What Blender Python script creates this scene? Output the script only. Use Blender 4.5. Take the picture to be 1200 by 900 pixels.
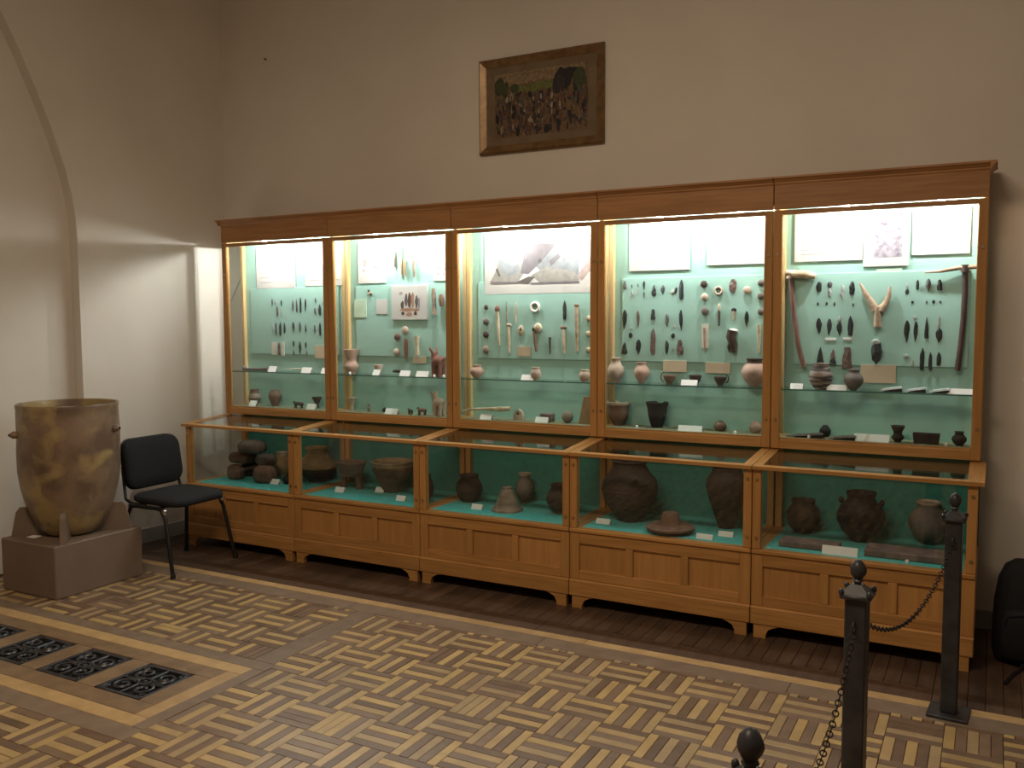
import bpy, bmesh, math, random
from mathutils import Vector, Matrix, noise
R = random.Random(7)
for o in list(bpy.data.objects): bpy.data.objects.remove(o)
scn = bpy.context.scene
COL = scn.collection
PI = math.pi

# ------------------------------------------------------------------ camera
CAM = Vector((5.0389, -4.8391, 1.6035)); YAW, PIT, ROL, F = 0.4958, -0.0737, -0.0047, 1044.84
FW = Vector((-math.sin(YAW)*math.cos(PIT), math.cos(YAW)*math.cos(PIT), math.sin(PIT)))
_r = Vector((math.cos(YAW), math.sin(YAW), 0)); _u = _r.cross(FW)
RT = math.cos(ROL)*_r + math.sin(ROL)*_u; UP = -math.sin(ROL)*_r + math.cos(ROL)*_u
cd = bpy.data.cameras.new('camera'); cam = bpy.data.objects.new('camera', cd); COL.objects.link(cam)
cd.sensor_width = 36; cd.lens = F/1200*36; cd.clip_start = .05
cam.matrix_world = Matrix(((RT.x, UP.x, -FW.x, CAM.x), (RT.y, UP.y, -FW.y, CAM.y), (RT.z, UP.z, -FW.z, CAM.z), (0, 0, 0, 1)))
scn.camera = cam
# ------------------------------------------------------------------ light
scn.view_settings.view_transform = 'Standard'; scn.view_settings.look = 'None'
scn.view_settings.exposure = 0.5; scn.view_settings.gamma = 1.0
scn.view_settings.use_curve_mapping = False
try:
    scn.cycles.transparent_max_bounces = 24; scn.cycles.max_bounces = 10
except Exception: pass
w = bpy.data.worlds.new('dim_hall'); scn.world = w; w.use_nodes = True
w.node_tree.nodes['Background'].inputs[0].default_value = (1.0, .74, .54, 1)
w.node_tree.nodes['Background'].inputs[1].default_value = .085
def area(name, loc, tgt, size, watts, col):
    l = bpy.data.lights.new(name, 'AREA'); l.shape = 'RECTANGLE'; l.size, l.size_y = size; l.energy = watts; l.color = col
    o = bpy.data.objects.new(name, l); COL.objects.link(o); o.location = loc
    o.rotation_euler = (Vector(tgt)-Vector(loc)).to_track_quat('-Z', 'Y').to_euler(); return o
area('hall_fill_light', (3.4, -3.9, 4.25), (3.4, -3.7, 0), (2.4, .7), 72, (1, .79, .57))  # unseen soft fill, added to brighten the floor and cabinet fronts
LAMP_W = 9.5

def at(u, v, ax, val):
    d = FW + RT*((u-600)/F) - UP*((v-450)/F); t = (val-CAM[ax])/d[ax]; return CAM + d*t
def proj(p):
    d = Vector(p)-CAM; z = d.dot(FW); return (600+F*d.dot(RT)/z, 450-F*d.dot(UP)/z, z)
def mpp(p): return (Vector(p)-CAM).dot(FW)/F     # metres per pixel at a point

# ------------------------------------------------------------------ materials
MC = {}
def srgb(c):
    return tuple(((x/255)/12.92 if x/255 <= .04045 else ((x/255+.055)/1.055)**2.4) for x in c)
def mat(name, c1, c2=None, rough=.6, scale=8, stretch=(1, 1, 1), metal=0, bump=0, spec=.4, detail=4, rand=.0, lo=.35, hi=.65, sheen=0):
    if name in MC: return MC[name]
    m = bpy.data.materials.new(name); m.use_nodes = True; nt = m.node_tree; b = nt.nodes['Principled BSDF']
    b.inputs['Roughness'].default_value = rough; b.inputs['Metallic'].default_value = metal
    b.inputs['Specular IOR Level'].default_value = spec
    if sheen: b.inputs['Sheen Weight'].default_value = sheen
    tc = nt.nodes.new('ShaderNodeTexCoord'); mp = nt.nodes.new('ShaderNodeMapping')
    mp.inputs['Scale'].default_value = stretch
    oi = nt.nodes.new('ShaderNodeObjectInfo'); ad = nt.nodes.new('ShaderNodeVectorMath'); ad.operation = 'MULTIPLY_ADD'
    cmb = nt.nodes.new('ShaderNodeCombineXYZ')
    for i in range(3): nt.links.new(oi.outputs['Random'], cmb.inputs[i])
    nt.links.new(cmb.outputs[0], ad.inputs[0]); ad.inputs[1].default_value = (13.7, 7.9, 11.3)
    nt.links.new(tc.outputs['Object'], ad.inputs[2]); nt.links.new(ad.outputs[0], mp.inputs[0])
    no = nt.nodes.new('ShaderNodeTexNoise'); no.inputs['Scale'].default_value = scale; no.inputs['Detail'].default_value = detail
    nt.links.new(mp.outputs[0], no.inputs['Vector'])
    cr = nt.nodes.new('ShaderNodeValToRGB'); c2 = c2 or tuple(x*.8 for x in c1)
    cr.color_ramp.elements[0].position = lo; cr.color_ramp.elements[1].position = hi
    cr.color_ramp.elements[0].color = (*c2, 1); cr.color_ramp.elements[1].color = (*c1, 1)
    nt.links.new(no.outputs['Fac'], cr.inputs[0]); out = cr.outputs[0]
    if rand:
        hs = nt.nodes.new('ShaderNodeHueSaturation'); mr = nt.nodes.new('ShaderNodeMapRange')
        mr.inputs[3].default_value = 1-rand; mr.inputs[4].default_value = 1+rand
        nt.links.new(oi.outputs['Random'], mr.inputs[0]); nt.links.new(mr.outputs[0], hs.inputs['Value'])
        nt.links.new(out, hs.inputs['Color']); out = hs.outputs[0]
    nt.links.new(out, b.inputs['Base Color'])
    if bump:
        bp = nt.nodes.new('ShaderNodeBump'); bp.inputs['Strength'].default_value = bump; bp.inputs['Distance'].default_value = .004
        nt.links.new(no.outputs['Fac'], bp.inputs['Height']); nt.links.new(bp.outputs[0], b.inputs['Normal'])
    MC[name] = m; return m
def glass(name, tint):
    m = bpy.data.materials.new(name); m.use_nodes = True; nt = m.node_tree; nt.nodes.clear()
    o = nt.nodes.new('ShaderNodeOutputMaterial'); mx = nt.nodes.new('ShaderNodeMixShader')
    t = nt.nodes.new('ShaderNodeBsdfTransparent'); g = nt.nodes.new('ShaderNodeBsdfGlossy'); lw = nt.nodes.new('ShaderNodeLayerWeight'); lw.inputs[0].default_value = .5
    pw = nt.nodes.new('ShaderNodeMath'); pw.operation = 'POWER'; pw.inputs[1].default_value = 5     # Schlick reflectance, same from both sides of the pane
    f = nt.nodes.new('ShaderNodeMath'); f.operation = 'MULTIPLY_ADD'; f.inputs[1].default_value = .96; f.inputs[2].default_value = .04
    nt.links.new(lw.outputs['Facing'], pw.inputs[0]); nt.links.new(pw.outputs[0], f.inputs[0])
    t.inputs[0].default_value = (*tint, 1); g.inputs['Roughness'].default_value = .02
    nt.links.new(f.outputs[0], mx.inputs[0]); nt.links.new(t.outputs[0], mx.inputs[1]); nt.links.new(g.outputs[0], mx.inputs[2])
    nt.links.new(mx.outputs[0], o.inputs[0]); MC[name] = m; return m
def emit(name, col, st):
    m = bpy.data.materials.new(name); m.use_nodes = True; b = m.node_tree.nodes['Principled BSDF']
    b.inputs['Base Color'].default_value = (.9, .9, .9, 1)
    b.inputs['Emission Color'].default_value = (*col, 1); b.inputs['Emission Strength'].default_value = st; MC[name] = m; return m

OAK, OAK2 = (.52, .265, .085), (.40, .195, .058)
oak_x = mat('oak_along_x', OAK, OAK2, .42, 6, (.6, 9, 9), bump=.06, rand=.10)
oak_y = mat('oak_along_y', OAK, OAK2, .42, 6, (9, .6, 9), bump=.06, rand=.10)
oak_z = mat('oak_along_z', OAK, OAK2, .42, 6, (9, 9, .6), bump=.04, rand=.10, lo=.25, hi=.75)
oak_dark = mat('dark_oak_along_x', (.43, .215, .085), (.33, .16, .062), .45, 6, (.6, 9, 9), bump=.05, rand=.08)
oak_light = mat('pale_batten', (.62, .43, .20), (.52, .34, .14), .5, 6, (9, 9, .6), rand=.05)
m_green = mat('mint_backing', (.34, .575, .505), (.305, .53, .465), .8, 3)
m_board = mat('mint_board', (.36, .60, .53), (.325, .55, .485), .75, 3)
m_felt = mat('turquoise_felt', (.085, .45, .43), (.075, .40, .38), .95, 60)
m_teal = mat('teal_cloth', (.05, .25, .21), (.042, .21, .18), .95, 20)
m_glass = glass('clear_glass', (.97, .985, .98))
m_shelf = glass('shelf_glass', (.86, .95, .92))
m_lamp = emit('lamp_lens', (1, .97, .9), 30)
m_chrome = mat('chrome', (.7, .7, .7), None, .25, 20, metal=1)
m_brass = mat('brass_screw', (.55, .42, .25), None, .35, 20, metal=1)
m_paper = mat('white_paper', (.56, .555, .535), (.53, .525, .50), .8, 6)
m_card = mat('white_card', (.82, .82, .80), None, .8, 3, lo=0, hi=.3)
m_tan = mat('tan_card', (.60, .50, .36), (.55, .45, .32), .8, 9)
m_plaster = mat('painted_plaster', (.74, .69, .62), (.69, .64, .57), .62, 1.6, bump=.05, detail=8)
m_skirt = mat('grey_baseboard', (.36, .36, .35), (.30, .30, .29), .6, 4)
m_iron = mat('black_iron', (.058, .059, .064), (.038, .038, .042), .42, 14, metal=.3, bump=.15)
m_rust = mat('dark_chain_iron', (.035, .028, .022), (.02, .016, .013), .5, 40, metal=.6)
m_grate = mat('cast_iron_grate', (.085, .088, .10), (.045, .045, .05), .4, 20, metal=.5, bump=.2)
m_pit = mat('pit_shade', (.008, .008, .008), None, .9)
m_ped = mat('brown_painted_board', (.20, .145, .105), (.18, .13, .095), .6, 5)
m_fabric = mat('black_fabric', (.016, .017, .019), (.009, .010, .011), .95, 220, bump=.3)
m_tubeblk = mat('black_tube', (.012, .012, .012), None, .35, 20)
m_plastic = mat('black_plastic', (.016, .016, .016), None, .5, 20)
m_pack = mat('black_nylon', (.009, .009, .011), (.005, .005, .006), .8, 90, bump=.2)

# ------------------------------------------------------------------ mesh helpers
class MB:
    def __init__(s): s.v = []; s.f = []; s.m = []; s.mi = 0
    def add(s, vs, fs):
        n = len(s.v); s.v += [tuple(v) for v in vs]; s.f += [tuple(i+n for i in f) for f in fs]; s.m += [s.mi]*len(fs); return s
    def box(s, x0, x1, y0, y1, z0, z1, b=0):
        if b <= 0:
            vs = [(x, y, z) for z in (z0, z1) for y in (y0, y1) for x in (x0, x1)]
            return s.add(vs, [(0, 2, 3, 1), (4, 5, 7, 6), (0, 1, 5, 4), (2, 6, 7, 3), (0, 4, 6, 2), (1, 3, 7, 5)])
        bm = bmesh.new(); bmesh.ops.create_cube(bm, size=1)
        for v in bm.verts: v.co = Vector(((x0+x1)/2+v.co.x*(x1-x0), (y0+y1)/2+v.co.y*(y1-y0), (z0+z1)/2+v.co.z*(z1-z0)))
        bmesh.ops.bevel(bm, geom=bm.edges[:], offset=min(b, .45*min(x1-x0, y1-y0, z1-z0)), segments=1, affect='EDGES')
        bm.verts.index_update(); s.add([v.co for v in bm.verts], [[v.index for v in f.verts] for f in bm.faces]); bm.free(); return s
    def lathe(s, pr, n=20, c=(0, 0, 0), sq=(1, 1), wob=0, seed=0):
        vs = []; 
        for j, (r, z) in enumerate(pr):
            for i in range(n):
                a = 2*PI*i/n; k = 1
                if wob: k = 1+wob*noise.noise(Vector((math.cos(a)*1.7+seed, math.sin(a)*1.7, z*6+seed)))
                vs.append((c[0]+r*k*sq[0]*math.cos(a), c[1]+r*k*sq[1]*math.sin(a), c[2]+z))
        fs = [(j*n+i, j*n+(i+1) % n, (j+1)*n+(i+1) % n, (j+1)*n+i) for j in range(len(pr)-1) for i in range(n)]
        if pr[0][0] > 1e-6: fs.append(tuple(range(n-1, -1, -1)))
        if pr[-1][0] > 1e-6: fs.append(tuple((len(pr)-1)*n+i for i in range(n)))
        return s.add(vs, fs)
    def tube(s, pts, r, n=8, closed=False, flat=1):
        P = [Vector(p) for p in pts]; N = len(P); rr = r if isinstance(r, (list, tuple)) else [r]*N; vs = []
        up = Vector((0, 0, 1))
        for i, p in enumerate(P):
            a = P[(i-1) % N] if (closed or i > 0) else p; b = P[(i+1) % N] if (closed or i < N-1) else p
            t = (b-a).normalized()
            if i == 0:
                up = Vector((0, 0, 1)) if abs(t.z) < .9 else Vector((1, 0, 0))
            x = t.cross(up); x.normalize(); y = x.cross(t); up = y
            for k in range(n):
                q = 2*PI*k/n; vs.append(p + x*(rr[i]*math.cos(q)) + y*(rr[i]*flat*math.sin(q)))
        fs = [(i*n+k, i*n+(k+1) % n, ((i+1) % N)*n+(k+1) % n, ((i+1) % N)*n+k) for i in range(N if closed else N-1) for k in range(n)]
        if not closed: fs += [tuple(range(n-1, -1, -1)), tuple((N-1)*n+k for k in range(n))]
        return s.add(vs, fs)
    def prism(s, poly, ax, a, b):
        def P(p, d): return (d, p[0], p[1]) if ax == 0 else ((p[0], d, p[1]) if ax == 1 else (p[0], p[1], d))
        n = len(poly); vs = [P(p, a) for p in poly]+[P(p, b) for p in poly]
        return s.add(vs, [tuple(range(n)), tuple(range(2*n-1, n-1, -1))]+[(i, i+n, (i+1) % n+n, (i+1) % n) for i in range(n)])
    def ball(s, c, r, n=12, m=8, wob=0, seed=0):
        r = r if isinstance(r, (tuple, list)) else (r, r, r)
        pr = [(math.sin(PI*j/m), -math.cos(PI*j/m)) for j in range(m+1)]; vs = []
        for (q, z) in pr:
            for i in range(n):
                a = 2*PI*i/n; d = Vector((q*math.cos(a), q*math.sin(a), z))
                k = 1+(wob*noise.noise(d*2.1+Vector((seed, seed*.7, 0))) if wob else 0)
                vs.append((c[0]+d.x*r[0]*k, c[1]+d.y*r[1]*k, c[2]+d.z*r[2]*k))
        return s.add(vs, [(j*n+i, j*n+(i+1) % n, (j+1)*n+(i+1) % n, (j+1)*n+i) for j in range(m) for i in range(n)])
    def mesh(s, name, mats, smooth=None):
        me = bpy.data.meshes.new(name); me.from_pydata(s.v, [], s.f)
        bm = bmesh.new(); bm.from_mesh(me); bmesh.ops.remove_doubles(bm, verts=bm.verts, dist=1e-6)
        bmesh.ops.recalc_face_normals(bm, faces=bm.faces); bm.to_mesh(me); bm.free()
        for q in (mats if isinstance(mats, (list, tuple)) else [mats]): me.materials.append(q)
        if isinstance(mats, (list, tuple)) and len(me.polygons) == len(s.m):
            for p, i in zip(me.polygons, s.m): p.material_index = i
        if smooth is not None:
            me.set_sharp_from_angle(angle=math.radians(smooth))
            for p in me.polygons: p.use_smooth = True
        return me
def link(name, me, parent=None, loc=(0, 0, 0), rot=None):
    o = bpy.data.objects.new(name, me); COL.objects.link(o); o.location = loc
    if rot: o.rotation_euler = rot
    if parent: o.parent = parent
    return o
def obj(name, mb, mats, parent=None, smooth=None, loc=(0, 0, 0), rot=None): return link(name, mb.mesh(name, mats, smooth), parent, loc, rot)
def tag(o, label, cat, group=None):
    o['label'] = label; o['category'] = cat
    if group: o['group'] = group
    return o
def thing(name, label, cat, loc=(0, 0, 0), rz=0, group=None):
    return tag(link(name, None, None, loc, (0, 0, rz)), label, cat, group)
def struct(o): o['kind'] = 'structure'; return o

# ------------------------------------------------------------------ room shell
YB = .25
struct(obj('wall_back', MB().box(-.9, 9.5, YB, YB+.2, -.05, 4.4), m_plaster))
struct(obj('ceiling', MB().box(-1.2, 9.5, -9, YB+.2, 4.4, 4.5), m_plaster))
# left wall: slightly out of square, with an arched recess beyond the jar
WL = Vector((-.235, YB, 0)); WD = Vector((-.111, -.9938, 0)); WN = Vector((.9938, -.111, 0))
def wl(s, z, d=0): p = WL+WD*s+WN*d; return (p.x, p.y, z)
arch = [(1.19, -.05), (1.19, 2.15), (1.197, 2.30), (1.215, 2.43), (1.25, 2.59), (1.33, 2.84), (1.415, 3.06), (1.52, 3.31), (1.63, 3.53), (1.80, 3.76), (2.1, 3.98), (2.5, 4.08),
        (2.9, 3.98), (3.2, 3.76), (3.48, 3.3), (3.69, 2.8), (3.78, 2.15), (3.78, -.05)]
NZ = .10
def outline():
    top = 4.4; mb = MB()
    L = [(a, b) for a, b in arch]
    for i in range(len(L)-1):          # spandrel quads up to the ceiling
        (a, b), (c, d) = L[i], L[i+1]
        if abs(c-a) > 1e-6: mb.add([wl(a, b), wl(c, d), wl(c, top), wl(a, top)], [(0, 1, 2, 3)])
        mb.add([wl(a, b), wl(c, d), wl(c, d, -NZ), wl(a, b, -NZ)], [(0, 1, 2, 3)])   # reveal
    mb.add([wl(-.2, -.05), wl(1.19, -.05), wl(1.19, top), wl(-.2, top)], [(0, 1, 2, 3)])
    mb.add([wl(3.78, -.05), wl(8.8, -.05), wl(8.8, top), wl(3.78, top)], [(0, 1, 2, 3)])
    mb.add([wl(1.0, -.05, -NZ), wl(4.1, -.05, -NZ), wl(4.1, 4.2, -NZ), wl(1.0, 4.2, -NZ)], [(0, 1, 2, 3)])
    mb.add([wl(-.2, -.05, -.35), wl(8.8, -.05, -.35), wl(8.8, top, -.35), wl(-.2, top, -.35)], [(0, 1, 2, 3)])
    return mb
struct(obj('wall_left', outline(), m_plaster))
bb = MB()
bb.add([wl(0, 0), wl(1.19, 0), wl(1.19, 0, .014), wl(0, 0, .014), wl(0, .10), wl(1.19, .10), wl(1.19, .10, .014), wl(0, .10, .014)],
       [(0, 1, 2, 3), (4, 7, 6, 5), (0, 4, 5, 1), (3, 2, 6, 7), (1, 5, 6, 2), (0, 3, 7, 4)])
struct(obj('baseboard_left', bb, m_skirt))
struct(obj('baseboard_back', MB().box(-.23, 9.5, YB-.014, YB, 0, .10, .003), m_skirt))

# floor: dark sub-floor slab with wooden pieces laid on it
floor = struct(obj('floor', MB().box(-1.2, 9.5, -9, YB, -.10, -.02), mat('subfloor', (.035, .022, .014), None, .9)))
LT = [mat('parquet_light_%d' % i, c, tuple(x*.82 for x in c), .36, 5, (2, 2, 2), bump=.05, rand=.07) for i, c in enumerate([(.48, .335, .155), (.42, .30, .155), (.52, .36, .15)])]
DK = [mat('parquet_dark_%d' % i, c, tuple(x*.78 for x in c), .38, 5, (2, 2, 2), bump=.05, rand=.10) for i, c in enumerate([(.205, .132, .085), (.18, .112, .068), (.235, .158, .104)])]
PL = [mat('floorboard_%d' % i, c, tuple(x*.7 for x in c), .42, 7, (4, .8, 4), bump=.06, rand=.12) for i, c in enumerate([(.115, .072, .048), (.13, .08, .052), (.095, .06, .04)])]
BD = mat('border_board', (.24, .175, .122), (.19, .135, .093), .4, 6, (2, 2, 2), bump=.05, rand=.08)
LB = mat('light_border_board', (.52, .35, .165), (.43, .28, .125), .38, 6, (2, 2, 2), bump=.05, rand=.08)
BW = .2
strips = []   # x0,x1,y0,y1,light
def rect_out(x0, x1, y0, y1, hx0, hx1, hy0, hy1): return x1 <= hx0+1e-6 or x0 >= hx1-1e-6 or y1 <= hy0+1e-6 or y0 >= hy1-1e-6
HX0, HX1, HY0, HY1 = -1.0, 2.15, -2.65, -1.81       # frame round the gratings
def clip_sub(x0, x1, y0, y1):
    # cut the strip where the grating frame lies
    if rect_out(x0, x1, y0, y1, HX0, HX1, HY0, HY1): return [(x0, x1, y0, y1)]
    out = []
    if y1 > HY1 and y1-HY1 > .008: out.append((x0, x1, max(y0, HY1), y1))
    if y0 < HY0 and HY0-y0 > .008: out.append((x0, x1, y0, min(y1, HY0)))
    if not out and x1 > HX1 and x1-HX1 > .008: out.append((HX1, x1, y0, y1))
    return out
def lay(x00, nx, y00, ny, par, xl, xh, yl, yh, v3=True):
    sw = BW/5
    for i in range(nx):
        for j in range(ny):
            bx, by = x00+i*BW, y00-j*BW
            vert = (i+j+par) % 2 == 0
            for k in range(5):
                if vert: r = (bx+k*sw, bx+(k+1)*sw, by-BW, by); li = (k % 2 == 0) == v3
                else: r = (bx, bx+BW, by-(k+1)*sw, by-k*sw); li = k % 2 == 1
                x0, x1, y0, y1 = max(r[0], xl), min(r[1], xh), max(r[2], yl), min(r[3], yh)
                if x1-x0 < .008 or y1-y0 < .008: continue
                for q in clip_sub(x0, x1, y0, y1): strips.append((*q, li))
# main field (an upright block has its corner at x=3.915, y=-1.25)
lay(2.115, 27, -.85, 9, 1, 2.13, 7.4, -2.65, -1.02)
lay(3.915-.2*24, 42, -2.65, 24, 1, -.9, 7.4, -7.4, -2.65)            # field before the gratings
lay(2.0-.2*12, 12, -.85, 6, 1, -.4, 2.0, HY1, -1.02, False)          # field between the gratings and the cabinets
def showpx(s):
    c = ((s[0]+s[1])/2, (s[2]+s[3])/2, 0)
    if (Vector(c)-CAM).dot(FW) < .4: return 0
    P = [proj((x, y, 0)) for x, y in ((s[0], s[2]), (s[1], s[2]), (s[1], s[3]), (s[0], s[3]))]
    if min(p[2] for p in P) < .3: return 0
    cu, cv, _ = proj(c)
    if not (4 < cu < 1196 and cv < 896): return 0
    if 985 < cu < 1016 and cv > 660: return 0
    return abs(sum(P[i][0]*P[(i+1) % 4][1]-P[(i+1) % 4][0]*P[i][1] for i in range(4)))/2
order = sorted(range(len(strips)), key=lambda i: -showpx(strips[i]))
G = .0009
mcache = {}
rest = MB()
def strip_mesh(lx, ly, m):
    k = (round(lx, 3), round(ly, 3), m.name)
    if k not in mcache:
        b = .0014; a, c = lx/2-G, ly/2-G
        mb = MB().add([(-a, -c, -.02), (a, -c, -.02), (a, c, -.02), (-a, c, -.02), (-a, -c, -b), (a, -c, -b), (a, c, -b), (-a, c, -b),
                       (-a+b, -c+b, 0), (a-b, -c+b, 0), (a-b, c-b, 0), (-a+b, c-b, 0)],
                      [(0, 1, 5, 4), (1, 2, 6, 5), (2, 3, 7, 6), (3, 0, 4, 7), (4, 5, 9, 8), (5, 6, 10, 9), (6, 7, 11, 10), (7, 4, 8, 11), (8, 9, 10, 11)])
        mcache[k] = mb.mesh('parquet_strip', m)
    return mcache[k]
ALLM = LT+DK
for n, i in enumerate(order):
    x0, x1, y0, y1, li = strips[i]
    if R.random() < .025: li = not li
    m = R.choice(LT if li else DK); dz = R.uniform(-.0007, .0004)
    if n < 300:
        link('parquet_strip', strip_mesh(x1-x0, y1-y0, m), floor, ((x0+x1)/2, (y0+y1)/2, dz))
    else:
        rest.mi = ALLM.index(m); b = .0014
        a0, a1, c0, c1 = x0+G, x1-G, y0+G, y1-G
        rest.add([(a0, c0, -.006), (a1, c0, -.006), (a1, c1, -.006), (a0, c1, -.006), (a0+b, c0+b, dz), (a1-b, c0+b, dz), (a1-b, c1-b, dz), (a0+b, c1-b, dz)],
                 [(0, 1, 5, 4), (1, 2, 6, 5), (2, 3, 7, 6), (3, 0, 4, 7), (4, 5, 6, 7)])
rp = obj('parquet_field', rest, ALLM, floor); rp['kind'] = 'stuff'
def board(x0, x1, y0, y1, m, name='floor_board', dz=0):
    return obj(name, MB().box(-(x1-x0)/2+G, (x1-x0)/2-G, -(y1-y0)/2+G, (y1-y0)/2-G, -.02, 0, .0015), m, floor, loc=((x0+x1)/2, (y0+y1)/2, dz))
xs = [-.4, .75, 1.9, 3.1, 4.3, 5.5, 7.4]
for a, b in zip(xs, xs[1:]):
    board(a, b, -1.02, -.90, BD); board(a+.2, b+.2, -.90, -.835, LB)
board(-.4, -.2, -.90, -.835, LB)
for a, b in zip([-.4, 1.3, 3.0], [1.3, 3.0, 4.8535]): board(a, b, -.835, -.70, PL[0])
board(2.0, 2.13, -1.81, -1.02, BD)
x = -.4
while x < 6.4:                           # narrow planks running back to the wall
    wd = .0665; y0 = -.70 if x+wd/2 < 4.83 else -.835
    board(x, x+wd, y0, YB-.001, R.choice(PL), 'floor_plank', R.uniform(-.001, 0)); x += wd
board(6.4, 9.5, -.835, YB-.001, PL[0])
# frame round the gratings
board(-.75, 2.15, -1.89, -1.81, BD); board(-.75, 2.15, -2.65, -2.55, BD); board(2.08, 2.15, -2.55, -1.89, BD)
board(-.75, 2.08, -1.97, -1.89, LB); board(-.75, 2.08, -2.55, -2.47, LB); board(2.0, 2.08, -2.47, -1.97, LB)
MB2 = mat('grating_surround_board', (.27, .18, .10), (.20, .13, .075), .4, 6, (2, 2, 2), bump=.05, rand=.08)
board(-.75, 2.0, -2.065, -1.97, MB2); board(-.75, 2.0, -2.47, -2.37, MB2)
GX = [1.605, 1.195, .785, .375, -.035, -.445]
board(1.9, 2.0, -2.37, -2.065, MB2)
for gx in GX: board(gx-.115, gx, -2.37, -2.065, MB2)
obj('pit_shade_sheet', MB().box(-.75, 1.9, -2.37, -2.065, -.0195, -.018), m_pit, floor)  # black sheet: the darkness below the gratings is painted, the pit is shallow

# ------------------------------------------------------------------ cast iron floor gratings
def scroll(c, r, turns, a0, dirn, n=22):
    return [(c[0]+r*(1-.75*i/n)*math.cos(a0+dirn*turns*2*PI*i/n), c[1]+r*(1-.75*i/n)*math.sin(a0+dirn*turns*2*PI*i/n), 0) for i in range(n+1)]
gw = .2925
fr = MB()
for q in ((0, gw, 0, .018), (0, gw, gw-.018, gw), (0, .018, 0, gw), (gw-.018, gw, 0, gw)): fr.box(q[0], q[1], q[2], q[3], -.016, -.001, .001)
me_fr = fr.mesh('grating_frame', m_grate)
sc = MB(); c0 = gw/2
for sx in (-1, 1):
    for sy in (-1, 1):
        cx, cy = c0+sx*.062, c0+sy*.062
        sc.tube([(p[0], p[1], -.006) for p in scroll((cx, cy), .052, 1.35, math.atan2(-sy, -sx), sx*sy)], .0078, 5)
        sc.tube([(p[0], p[1], -.006) for p in scroll((c0+sx*.112, c0+sy*.108), .022, 1.1, math.atan2(sy, -sx), -sx*sy, 12)], .0065, 5)
sc.tube([(c0+.028*math.cos(a*PI/8), c0+.028*math.sin(a*PI/8), -.006) for a in range(16)], .006, 5, True)
for a in range(4):
    q = a*PI/2; sc.tube([(c0+.02*math.cos(q), c0+.02*math.sin(q), -.007), (c0+.135*math.cos(q), c0+.135*math.sin(q), -.007)], .007, 5)
sc.ball((c0, c0, -.006), (.012, .012, .006), 8, 5)
me_sc = sc.mesh('scrollwork', m_grate, 40)
gl = ['cast iron scrollwork floor grating at the corner end of the timber frame', 'cast iron floor grating second from the corner end of its timber frame',
      'cast iron floor grating third from the corner end of its timber frame', 'cast iron floor grating by the brown pedestal, fourth from the frame end']
for gx, lb in zip(GX[:4], gl):
    g = thing('floor_grating', lb, 'grating', (gx+.001, -2.364, 0), 0, 'cast iron gratings sunk in the floor')
    link('grating_frame', me_fr, g); link('scrollwork', me_sc, g)

# ------------------------------------------------------------------ display cabinets
CN = ['the cabinet beside the black chair', 'the cabinet with the tool photograph', 'the cabinet with the hut drawing', 'the cabinet with the large amphora', 'the end cabinet with the hafted picks']
CL = ['oak glass display cabinet at the end of the row beside the black chair', 'oak glass display cabinet with a colour photograph of tools on its back',
      'oak glass display cabinet with a wide hut drawing on its back', 'oak glass display cabinet with a large dark amphora in its lower case',
      'oak glass display cabinet with two hafted picks, at the backpack end of the row']
DF = -.408          # front of lower case
YP = .19            # face of upper backing
ZS, ZF, ZL = 1.222, .962, .447     # glass shelf top, upper case floor, lower felt top
SW = .046           # upright width
parts = []          # (name, mesh, parent index or None, loc)
def part(name, mb, m, parent=None, smooth=None, loc=(0, 0, 0)): parts.append((name, mb.mesh(name, m, smooth), parent, loc)); return len(parts)-1
e = .002
# --- base
pl = part('plinth', MB().box(e, 1-e, DF-.012, DF+.02, .068, .148, .004), oak_x)
part('plinth_moulding', MB().prism([(DF-.012, .148), (DF-.012, .151), (DF-.002, .16), (DF+.01, .16), (DF+.01, .148)], 0, e, 1-e), oak_x, pl)
foot = [(.0, 0), (.06, 0), (.06, .02), (.072, .045), (.10, .06), (.13, .068), (0, .068)]
for nm, fn, y0 in (('bracket_foot', lambda p: (.018+p[0], p[1]), DF-.006), ('bracket_foot', lambda p: (.982-p[0], p[1]), DF-.006)):
    part(nm, MB().prism([fn(p) for p in foot], 1, y0, y0+.03), oak_x)
for x0 in (.02, .93): part('rear_foot', MB().box(x0, x0+.05, .12, .17, 0, .07, .003), oak_z)
part('base_bottom', MB().box(e, 1-e, DF+.02, .19, .068, .085), oak_x)
part('bottom_rail', MB().box(.058, .942, DF, DF+.022, .16, .212, .003), oak_x)
part('middle_rail', MB().box(.058, .942, DF, DF+.022, .362, .425, .003), oak_x)
for x0, x1 in ((e, .058), (.942, 1-e)): part('base_stile', MB().box(x0, x1, DF, DF+.022, .16, .425, .003), oak_z)
for x0 in (.330, .635): part('muntin', MB().box(x0, x0+.042, DF, DF+.022, .212, .362, .003), oak_z)
for x0, x1 in ((.058, .330), (.372, .635), (.677, .942)):
    mb = MB().box(x0, x1, DF+.014, DF+.022, .212, .362)
    part('panel', mb, oak_z)
for x0 in (e, 1-.022): part('base_side', MB().box(x0, x0+.02, DF+.022, .19, .085, .425), oak_y)
part('base_back', MB().box(.022, .978, .17, .19, .085, .425), oak_x)
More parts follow.
